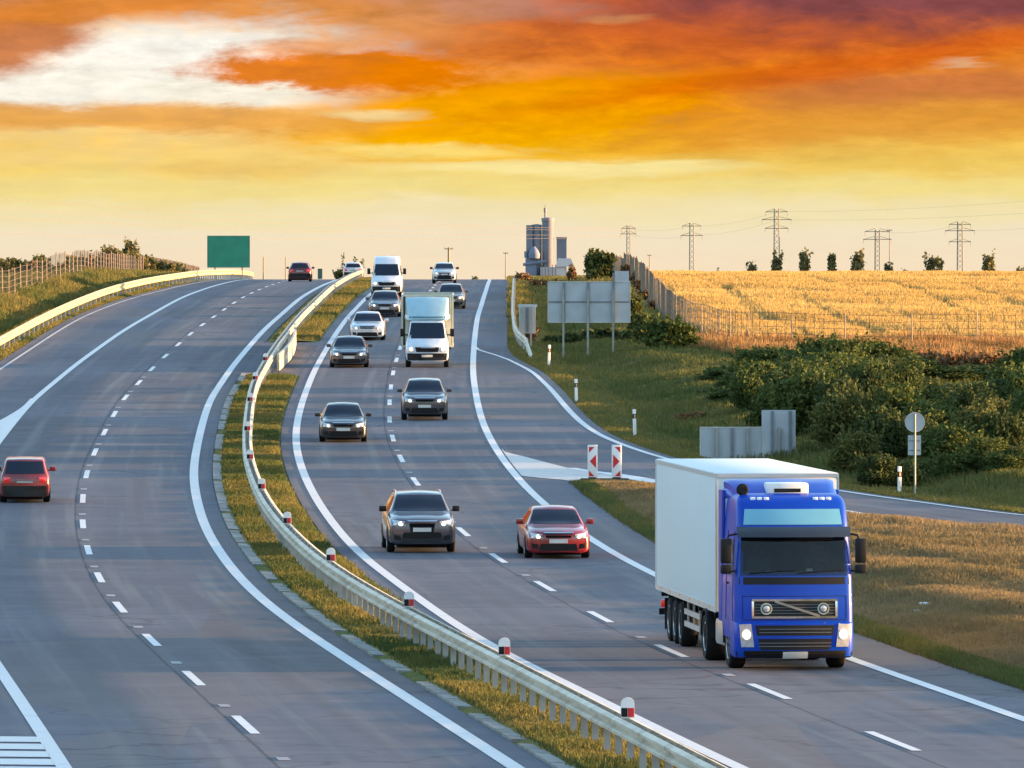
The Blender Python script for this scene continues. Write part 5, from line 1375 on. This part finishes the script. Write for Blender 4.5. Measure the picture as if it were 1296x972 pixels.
pole(568, 313, 1500, .75, 'short utility pole with a crossarm above the silver car on the crest', .22)
pole(640, 319, 1900, .5, 'faint thin pole on the horizon left of the silo')
pole(333.5, 325, 1250, 0, 'thin dark post on the crest between the green board and the far red car', .1)
pole(361.5, 325, 1250, 0, 'thin post on the crest immediately left of the far red car', .08)
pole(1126, 290, 2050, .6, 'thin pole standing just right of the squat pylon')
pole(822, 322, 2300, .5, 'small faint pole on the skyline right of the fence top', .14)
# high-voltage wires drooping between the pylons and away to the left
def wire(p0, p1, sag, label, rad=.028):
    (x0, y0, D0_), (x1, y1, D1) = p0, p1; A = Vector((X(x0, D0_), D0_, Z(y0, D0_))); B = Vector((X(x1, D1), D1, Z(y1, D1)))
    pts = [A.lerp(B, u) - Vector((0, 0, 4*sag*u*(1-u))) for u in np.linspace(0, 1, 25)]
    m_ = MB(); m_.tube([tuple(p) for p in pts], rad, 4); o = m_.build('overhead_wire', M['pylon'], None); tag(o, label, 'wire', 'wires of the power line')
LW = 'overhead wire of the power line sagging across the pale sky at left'
for (yl, yr, D_) in ((243, 290, 1400), (258, 291, 1400), (270, 297, 1400), (292, 299, 1400)):
    wire((-120, yl, D_), (795, yr, 2300), 1.2, LW)
LW2 = 'overhead wire strung between the pylons above the wheat field'
for (a, b_) in (((795, 289, 2300), (875.5, 286, 2150)), ((795, 296, 2300), (875.5, 298, 2150)), ((875.5, 286, 2150), (983, 268, 2000)), ((875.5, 298, 2150), (983, 278, 2000)), ((983, 268, 2000), (1400, 245, 1700)), ((983, 278, 2000), (1400, 262, 1700)), ((1110, 293, 2000), (1215, 284, 2000)), ((1215, 292, 2000), (1420, 272, 1800))):
    wire(a, b_, .9, LW2, .013)
# ------------------------------------------------------------------ vegetation
def leaf_cards(P, size, jitter=.5, up=.25, aspect=1.5):
    """quads: P (n,3) centres -> V, F"""
    n = len(P); a = rng.normal(size=(n, 3)); a[:, 2] += up; a /= np.linalg.norm(a, axis=1)[:, None]
    r = rng.normal(size=(n, 3)); u = np.cross(a, r); u /= np.linalg.norm(u, axis=1)[:, None]; v = np.cross(a, u)
    s = size*(1 + jitter*rng.uniform(-1, 1, n))[:, None]
    u = u*s*.5; v = v*s*.5*aspect
    V = np.stack([P - v, P + u*.9, P + v, P - u*.9], 1).reshape(-1, 3); F = np.arange(4*n).reshape(n, 4)
    return V, F
def lobes_points(lobes, n, shell=.62):
    """lobes: (cx,cy,cz,rx,ry,rz)"""
    w_ = np.array([l[3]*l[4]*l[5] for l in lobes])**.7; w_ /= w_.sum(); out = []
    for l, k in zip(lobes, rng.multinomial(n, w_)):
        q = rng.normal(size=(k, 3)); q /= np.linalg.norm(q, axis=1)[:, None]; rad = rng.uniform(shell, 1.0, k)**.8 * (1 + .2*rng.normal(size=k))
        out.append(np.array(l[:3]) + q*rad[:, None]*np.array(l[3:]))
    return np.concatenate(out)
def grow_lobes(w, h, dep, k, base=.12):
    L_ = [(0, 0, h*.45, w*.34, dep*.36, h*.42)]
    for _ in range(k):
        a = random.uniform(0, 2*PI); t_ = random.uniform(.15, 1)
        z = h*random.uniform(base+.1, .84); rr = (1 - .55*(z/h)**2)
        L_.append((math.cos(a)*w*.36*rr*t_, math.sin(a)*dep*.36*rr*t_, z, w*random.uniform(.10, .2), dep*random.uniform(.10, .2), h*random.uniform(.09, .18)))
    return L_
LM = {
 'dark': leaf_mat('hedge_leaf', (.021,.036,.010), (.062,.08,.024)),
 'mid': leaf_mat('thicket_leaf', (.03,.05,.012), (.088,.112,.028)),
 'olive': leaf_mat('olive_leaf', (.042,.056,.016), (.115,.12,.034)),
 'dry': leaf_mat('dry_reed', (.1,.055,.026), (.22,.125,.055)),
 'far': leaf_mat('far_leaf', (.09,.085,.036), (.19,.165,.065)),
}
def bush(x, d, w, h, lm, label, n=2600, leaf=.16, cat='bush', group=None, name='bush', dep=None, k=16, stemcol=None, z=None, trunk=0.):
    z = ground_at(x, d) - .05 if z is None else z
    r = empty(name, (x, d, z)); tag(r, label, cat, group)
    L_ = grow_lobes(w, h - trunk, dep or w, k); L_ = [(a, b_, c+trunk, e, f, g) for a, b_, c, e, f, g in L_]
    P = lobes_points(L_, n); P[:, 2] = np.maximum(P[:, 2], .02)
    # a few long shoots break the outline
    sh = []
    for q in range(16 if n > 1500 else 4):
        a = random.uniform(0, 6.28); rr = random.uniform(.1, .42)*w; z0 = h*random.uniform(.5, .8); tt = rng.uniform(0, 1, 26)
        le = random.uniform(.18, .42)*h
        sh.append(np.stack([math.cos(a)*rr*(1+.25*tt), math.sin(a)*rr*(1+.25*tt), z0 + le*tt], -1) + rng.normal(0, leaf*.45, (26, 3)))
    P = np.concatenate([P] + sh)
    V, F = leaf_cards(P, leaf, .65)
    # neighbouring leaves share a tone, so light and dark clumps read
    cl = (np.sin(P[:,0]*2.1+x)*np.sin(P[:,1]*1.7)+np.sin(P[:,2]*2.7+d))*.25+.5
    tint = np.clip(cl*.55 + rng.uniform(0, .55, len(P)), 0, 1)
    link('crown' if trunk else 'foliage', np_mesh('crown', V, F, lm, tint), r)
    st = MB()
    if trunk:
        st.tube([(0,0,-.2), (random.uniform(-.05,.05)*h, 0, h*.4), (0, 0, h*.75)], [h*.035, h*.025, h*.008], 7)
        for q in range(4):
            a = random.uniform(0, 6.28); st.tube([(0,0,h*(.3+.1*q)), (math.cos(a)*w*.3, math.sin(a)*w*.3, h*(.5+.1*q))], [h*.014, h*.005], 5)
    else:
        for q in range(5):
            a = random.uniform(0, 6.28); rr = random.uniform(.1, .33)
            st.tube([(math.cos(a)*w*.06, math.sin(a)*w*.06, -.2), (math.cos(a)*w*rr*.5, math.sin(a)*w*rr*.5, h*.4), (math.cos(a)*w*rr, math.sin(a)*w*rr, h*.8)], [.06, .045, .015], 5)
    st.build('trunk' if trunk else 'stems', M['bark'], r, smooth=60)
    return r

TH = 'dark green bush packed into the thicket between the exit road and the field'
TT = 'sunlit bush along the top edge of the thicket, just below the field fence'
GP = 'bushes of the thicket'
PROTO = {}
for tone in ('dark', 'mid', 'olive', 'dry'):
    for k in range(4 if tone != 'dry' else 2):
        PROTO[tone, k] = bush(60 + 5*k, 500, 3.0, 2.2, LM[tone], TH, 9500, .092, group=GP, k=34, dep=3.4, z=0)
USED = set()
def thicket(px, d, h, w=3.0, tone=None, label=TH, yt=None):
    d += random.uniform(-3, 3); x = X(px, d); z = ground_at(x, d) - .05
    if yt is not None: h = max(Z(yt, d) - z + .12, .7)
    key = (tone or random.choice(['dark', 'dark', 'mid', 'mid', 'olive']), random.randrange(4 if tone != 'dry' else 2))
    r = PROTO[key] if key not in USED else copy_tree(PROTO[key]); USED.add(key)
    r['label'] = label; r.location = (x, d, z); r.rotation_euler = (0, 0, random.uniform(0, 6.28)); q = w/3.0*random.uniform(.9, 1.12); r.scale = (q, q, h/2.2*random.uniform(.93, 1.07))
for px, yt in [(918, 505), (936, 470), (962, 440), (990, 438), (1018, 441), (1044, 430), (1072, 428), (1100, 437), (1128, 441), (1152, 452), (1175, 474), (1205, 474), (1238, 474), (1268, 462), (1300, 440), (1330, 430)]:
    thicket(px, 386, 2, 3.0, 'mid', TT if px < 1160 else TH, yt)
for d, p0, h, st in ((374, 922, 2.5, 34), (362, 932, 2.6, 36), (350, 948, 2.7, 38), (338, 985, 2.7, 38), (327, 1022, 2.5, 40), (316, 1052, 2.2, 40), (306, 1085, 1.8, 38), (299, 1102, 1.2, 34)):
    for px in np.arange(p0, 1345, st):
        cap = Z(float(np.interp(px, [918, 936, 962, 1044, 1128, 1152, 1175, 1240, 1268, 1300], [500, 472, 446, 436, 446, 462, 484, 484, 470, 448])), d) - ground_at(X(px, d), d)
        h_ = min(h, cap/1.22)
        thicket(px + random.uniform(-9, 9), d, h_*random.uniform(.72, 1.22), (3.1 if d > 310 else 2.2)*random.uniform(.65, 1.2), 'dry' if random.random() < .02 else None, TH)
for kq, r in list(PROTO.items()):
    if kq not in USED:
        for c in list(r.children): bpy.data.objects.remove(c)
        bpy.data.objects.remove(r)
# dry reddish growth at the edge of the field
RD = 'rust brown dry growth at the field edge between the thicket and the right border'
for px, yt in ((1165, 462), (1188, 452), (1212, 450), (1236, 452), (1256, 460)):
    dd = 396 + random.uniform(-4, 4); x = X(px, dd); h = Z(yt, dd) - ground_at(x, dd)
    bush(x, dd, 1.9, max(h, .9), LM['dry'], RD, 2200, .13, group='dry growth at the field edge', name='dry_shrub', cat='shrub')
bush(X(846, 428), 428, 3.4, Z(402, 428)-ground_at(X(846,428), 428), LM['mid'], 'round bush with bright top standing alone against the field fence', 4200, .15, k=22)
bush(X(815, 440), 440, 1.9, Z(398, 440)-ground_at(X(815,440), 440), LM['olive'], 'yellow green bush just left of the round bush by the fence', 2400, .15)
bush(X(798, 470), 470, 1.5, Z(372, 470)-ground_at(X(798,470), 470), LM['olive'], 'slim olive bush right behind the edge of the wide sign', 1600, .14)
bush(X(759, 610), 610, 2.5, Z(317, 610)-ground_at(X(759,610), 610), LM['olive'], 'tall spiky green bush above the wide sign, right of the silo', 2800, .2, k=20)
bush(X(724, 620), 620, .8, Z(338, 620)-ground_at(X(724,620), 620), LM['dry'], 'small brown bush between the silo and the spiky green bush', 700, .14, name='dry_shrub', cat='shrub')
bush(X(661, 640), 640, 1.6, Z(345, 640)-ground_at(X(661,640), 640), LM['dry'], 'orange lit dry shrub at the top end of the short pale rail', 1200, .15, name='dry_shrub', cat='shrub')
bush(X(685, 610), 610, 2.6, Z(352, 610)-ground_at(X(685,610), 610), LM['dry'], 'low tawny shrub below the foot of the silo', 1400, .15, name='dry_shrub', cat='shrub')
# fence-side red growth up to the crest
for i, (px, dd, yt) in enumerate(((797, 610, 332), (806, 585, 340), (812, 560, 352), (820, 530, 366), (829, 505, 382))):
    x = X(px, dd); bush(x, dd, 1.3, max(.7, Z(yt, dd)-ground_at(x, dd)), LM['dry'], 'reddish brown shrub grown into the fence that climbs to the crest', 1000, .14, name='dry_shrub', cat='shrub', group='shrubs along the climbing fence')
# dark understory below the wide sign
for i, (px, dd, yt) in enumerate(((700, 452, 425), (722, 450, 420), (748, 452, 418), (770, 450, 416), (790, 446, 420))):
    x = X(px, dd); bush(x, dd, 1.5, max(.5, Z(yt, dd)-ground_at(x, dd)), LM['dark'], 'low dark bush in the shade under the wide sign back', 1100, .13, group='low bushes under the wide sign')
bush(X(672, 456), 456, .9, .75, LM['dry'], 'low brown weed behind the small square sign', 500, .1, name='dry_shrub', cat='shrub')
bush(X(872, 352), 352, 1.5, Z(522, 352)-ground_at(X(872,352), 352), LM['dry'], 'pale tan weed patch on the slope left of the stepped sign back', 1400, .12, name='dry_shrub', cat='shrub')

# trees along the skyline
for (px, yt, wpx, D, lab) in ((1018, 317, 19, 1500, 'bushy young tree on the skyline, right of the tallest pylon'), (1053, 320, 14, 1500, 'small round-topped tree between two larger ones on the skyline'),
        (1085, 317, 23, 1500, 'forked young tree on the skyline left of the squat pylon'), (983, 321, 18, 1500, 'young tree at the foot of the tallest pylon'), (1182, 318, 30, 1500, 'widest tree on the skyline, left of the rightmost pylon'),
        (1251, 321, 22, 1500, 'young tree on the skyline at the far right'), (951, 332, 12, 1500, 'smallest shrub-like tree on the skyline left of the tallest pylon'), (1124, 331, 14, 1500, 'low tree beneath the thin pole on the skyline')):
    s = FOC/D; zt = Z(yt, D); zb = 2.6
    bush(X(px, D), D, wpx/s, zt-zb, LM['far'], lab, 1100, .34, cat='tree', name='tree', z=zb, k=9, trunk=(zt-zb)*.34)
for (px, yt, wpx, D) in ((912, 344, 20, 1500), (1146, 341, 18, 1500), (1290, 338, 22, 1500), (1205, 343, 16, 1500)):
    s = FOC/D; zt = Z(yt, D); bush(X(px, D), D, wpx/s, zt-3.6, LM['far'], 'low bush showing over the skyline of the wheat field', 700, .3, z=3.6, k=8, group='low bushes on the skyline')
# behind the left fence
for (px, yt, wpx, D, lab) in ((165, 309, 22, 820, 'tallest dark tree behind the left fence'), (138, 315, 28, 800, 'rounded dark tree left of the tallest one behind the left fence'), (152, 317, 16, 830, 'narrow dark tree squeezed between two taller trees behind the left fence'),
        (48, 327, 30, 760, 'low dark tree behind the left fence near the frame edge'), (14, 332, 26, 760, 'low dark tree at the very left edge behind the fence'), (92, 326, 24, 780, 'solitary low dark tree behind the middle of the left fence')):
    s = FOC/D; x = X(px, D); z = ground_at(x, D); zt = Z(yt, D); h = zt - z
    bush(x, D, wpx/s, h, LM['far'], lab, 2200, .2, cat='tree', name='tree', z=z, k=12, trunk=h*.2)
DL_ = 'dry brown thicket showing through the wires of the left fence'
for px in range(-8, 240, 8):
    D = 725 + random.uniform(-20, 30); s = FOC/D; x = X(px, D); z = ground_at(x, D)
    yt = float(np.interp(px, [0, 45, 75, 100, 130, 165, 185, 215, 245], [328, 325, 331, 323, 319, 316, 323, 331, 339])) + random.uniform(-2, 5)
    bush(x, D, 15/s, max(.8, Z(yt, D)-z), LM[random.choice(['dry', 'far', 'far', 'olive'])], DL_, 900, .15, name='dry_shrub', cat='shrub', z=z, k=8, group='dry thicket behind the left fence')
bush(X(447, 1000), 1000, 2.6, Z(325, 1000)-5.2, LM['olive'], 'round bush on the crest behind the silver car', 1200, .2, z=5.2, k=12)
bush(X(430, 1000), 1000, 1.5, Z(338, 1000)-5.2, LM['olive'], 'smaller bush left of the round one on the crest', 700, .2, z=5.2, k=8)
bush(X(602, 1100), 1100, .7, Z(347, 1100)-5.0, LM['far'], 'tiny dark bush on the crest of the right carriageway', 350, .18, z=5.0, k=6)

# ------------------------------------------------------------------ grass, as loose tufts
def tufts(name, x, d, z, hgt, wid, nb, m, lean=.5, tone=None):
    n = len(x); hgt = np.broadcast_to(hgt, n)
    X0 = np.repeat(x, nb); D0 = np.repeat(d, nb); Z0 = np.repeat(z, nb); H0 = np.repeat(hgt, nb)*rng.uniform(.55, 1.1, n*nb)
    a = rng.uniform(0, 2*PI, n*nb); l = rng.uniform(0, lean, n*nb)*H0; sx = np.cos(a); sy = np.sin(a)
    bx = X0 + rng.normal(0, .05, n*nb); by = D0 + rng.normal(0, .05, n*nb); w_ = wid*rng.uniform(.6, 1.3, n*nb)
    px_, py_ = -sy*w_/2, sx*w_/2
    V = np.stack([np.stack([bx-px_, by-py_, Z0-.02], -1), np.stack([bx+px_, by+py_, Z0-.02], -1), np.stack([bx+sx*l+px_*.25, by+sy*l+py_*.25, Z0+H0], -1), np.stack([bx+sx*l-px_*.25, by+sy*l-py_*.25, Z0+H0], -1)], 1).reshape(-1, 3)
    F = np.arange(4*n*nb).reshape(-1, 4)
    t_ = rng.uniform(0, 1, n*nb) if tone is None else np.clip(np.repeat(tone, nb) + rng.uniform(-.25, .25, n*nb), 0, 1)
    o = link(name, np_mesh(name, V, F, m, t_)); tag(o, kind='stuff'); return o
def patch(x, d, s=.16, o=0.):
    return np.clip(.5 + .5*(np.sin(x*s*3.1+d*s*.9+o)+np.sin(d*s*2.3-x*s+o*2)+np.sin(x*s*7+d*s*1.1)*.5)/2.0, 0, 1)
GM = leaf_mat('grass_blade', (.055,.082,.024), (.18,.145,.045), .8, .3)
DRYM = leaf_mat('dry_blade', (.095,.08,.034), (.225,.165,.09), .8, .3)
WHM = leaf_mat('wheat_stalk', (.39,.25,.08), (.49,.335,.12), .8, .35)
# median
n = 46000; d = 130 + 330*rng.uniform(0, 1, n)**1.25; u = rng.uniform(.03, .97, n)
keep = (d < 402) | (d > 454); d, u = d[keep], u[keep]; x = (xB(d)+.95)*(1-u) + (xE(d)-.66)*u
tufts('median_grass', x, d, zr(d)+.03, .07 + .13*patch(x, d, .5, 2.), .035, 4, GM, .8, patch(x, d, .22, 1.)*.8-.02)
n = 9000; d = rng.uniform(454, 720, n); u = rng.uniform(.04, .96, n); x = (xB(d)+.95)*(1-u) + (xE(d)-.66)*u
tufts('median_grass', x, d, zr(d)+.03, .2, .07, 3, GM, .8, patch(x, d, .1, 1.)*.7+.2)
# island and the verge of the right shoulder
n = 90000; d = rng.uniform(140, 298, n); f = xF(d)+1.72; g1 = np.where(d < 226, 48, xI(np.maximum(d, 225))-.62); u = rng.uniform(0, 1, n)
x = f + (np.minimum(g1, X(1400, d)) - f)*u; k = (x > f) & (g1 > f+.1); x, d = x[k], d[k]; nearroad = x - (xF(d)+1.7)
gz = terr(x, d)
tufts('island_grass', x, d, gz, np.where(nearroad < .7, .11, .09 + .13*patch(x, d, .5, 3.)), .035, 4, DRYM, .9, np.where(nearroad < .5, .05, .3) + .55*patch(x, d, .12, .7))
k = nearroad < .75
tufts('verge_grass', x[k], d[k], gz[k], .16, .035, 5, GM, .7, patch(x[k], d[k], .25, .4)*.6)
# verge and slope beyond the exit ramp
n = 90000; d = 255 + 245*rng.uniform(0, 1, n); s0 = xH(d)+.55; x = s0 + (X(1380, d)-s0+2)*rng.uniform(0, 1, n)**1.3
k = (x > s0) & ((x < 10) | (d < 425)); x, d = x[k], d[k]; gz = terr(x, d); near = pdist(POUT, x, d)
tufts('slope_grass', x, d, gz, np.where(near < 1.8, .10, .14 + .2*patch(x, d, .4, 1.)), .05, 3, GM, .8, np.where(near < 2.2, .38, .14) + .5*patch(x, d, .16, 3.)*.8)
n = 12000; d = rng.uniform(500, 720, n); x = xH(d)+.5 + 8*rng.uniform(0, 1, n); tufts('slope_grass', x, d, terr(x, d), .35, .09, 3, GM, .8, .3+.5*patch(x, d, .1, 2.))
# left verge and bank
n = 42000; d = rng.uniform(385, 700, n); x = xD(d) - .6 - 7.5*rng.uniform(0, 1, n)**1.1; k = X(-60, d) < x; x, d = x[k], d[k]; u = xD(d)-x
tufts('bank_grass', x, d, terr(x, d), np.where(u < 2.2, .12, .28 + .4*patch(x, d, .3, 1.)), .07, 3, GM, .8, .2 + .65*patch(x, d, .13, 5.))
# ripe wheat: upright stalks, thinned along the tramlines
n = 270000; d = 433 + 480*rng.uniform(0, 1, n)**1.0; x = fx0(d) + .2 + (X(1400, d)-fx0(d))*rng.uniform(0, 1, n)
k = x > fx0(d)+.2; x, d = x[k], d[k]
# tramlines: pairs of wheel ruts that run up the slope and bend to the left
ph = (x + 2.6*np.sin((d-430)/85.) + .5*np.sin(d/23.)) / 3.9; fr = np.abs(ph - np.round(ph))*3.9; rut = fr < .34 + .22*np.sin(d/37.+np.round(ph)*1.7)
ok = ~(rut & (rng.uniform(0, 1, len(x)) < .9))
x, d = x[ok], d[ok]
tufts('wheat', x, d, terr(x, d)+.05, .42 + .14*patch(x, d, .11, 4.), .08, 3, WHM, .45, patch(x, d, .06, 2.)*.7+.1)

# rust coloured grass along the field fence
n = 16000; d = rng.uniform(398, 440, n); x = rng.uniform(8.5, 27, n); k = (d > np.interp(x, [8.5, 11, 15, 27], [436, 414, 402, 398])) & (d < np.interp(x, [8.5, 11, 27], [460, 436, 436])); x, d = x[k], d[k]
tufts('dry_grass', x, d, terr(x, d), .45 + .35*patch(x, d, .5, 1.), .07, 3, leaf_mat('rust_blade', (.2,.10,.035), (.34,.2,.08), .8, .3), .5, patch(x, d, .3, 2.))
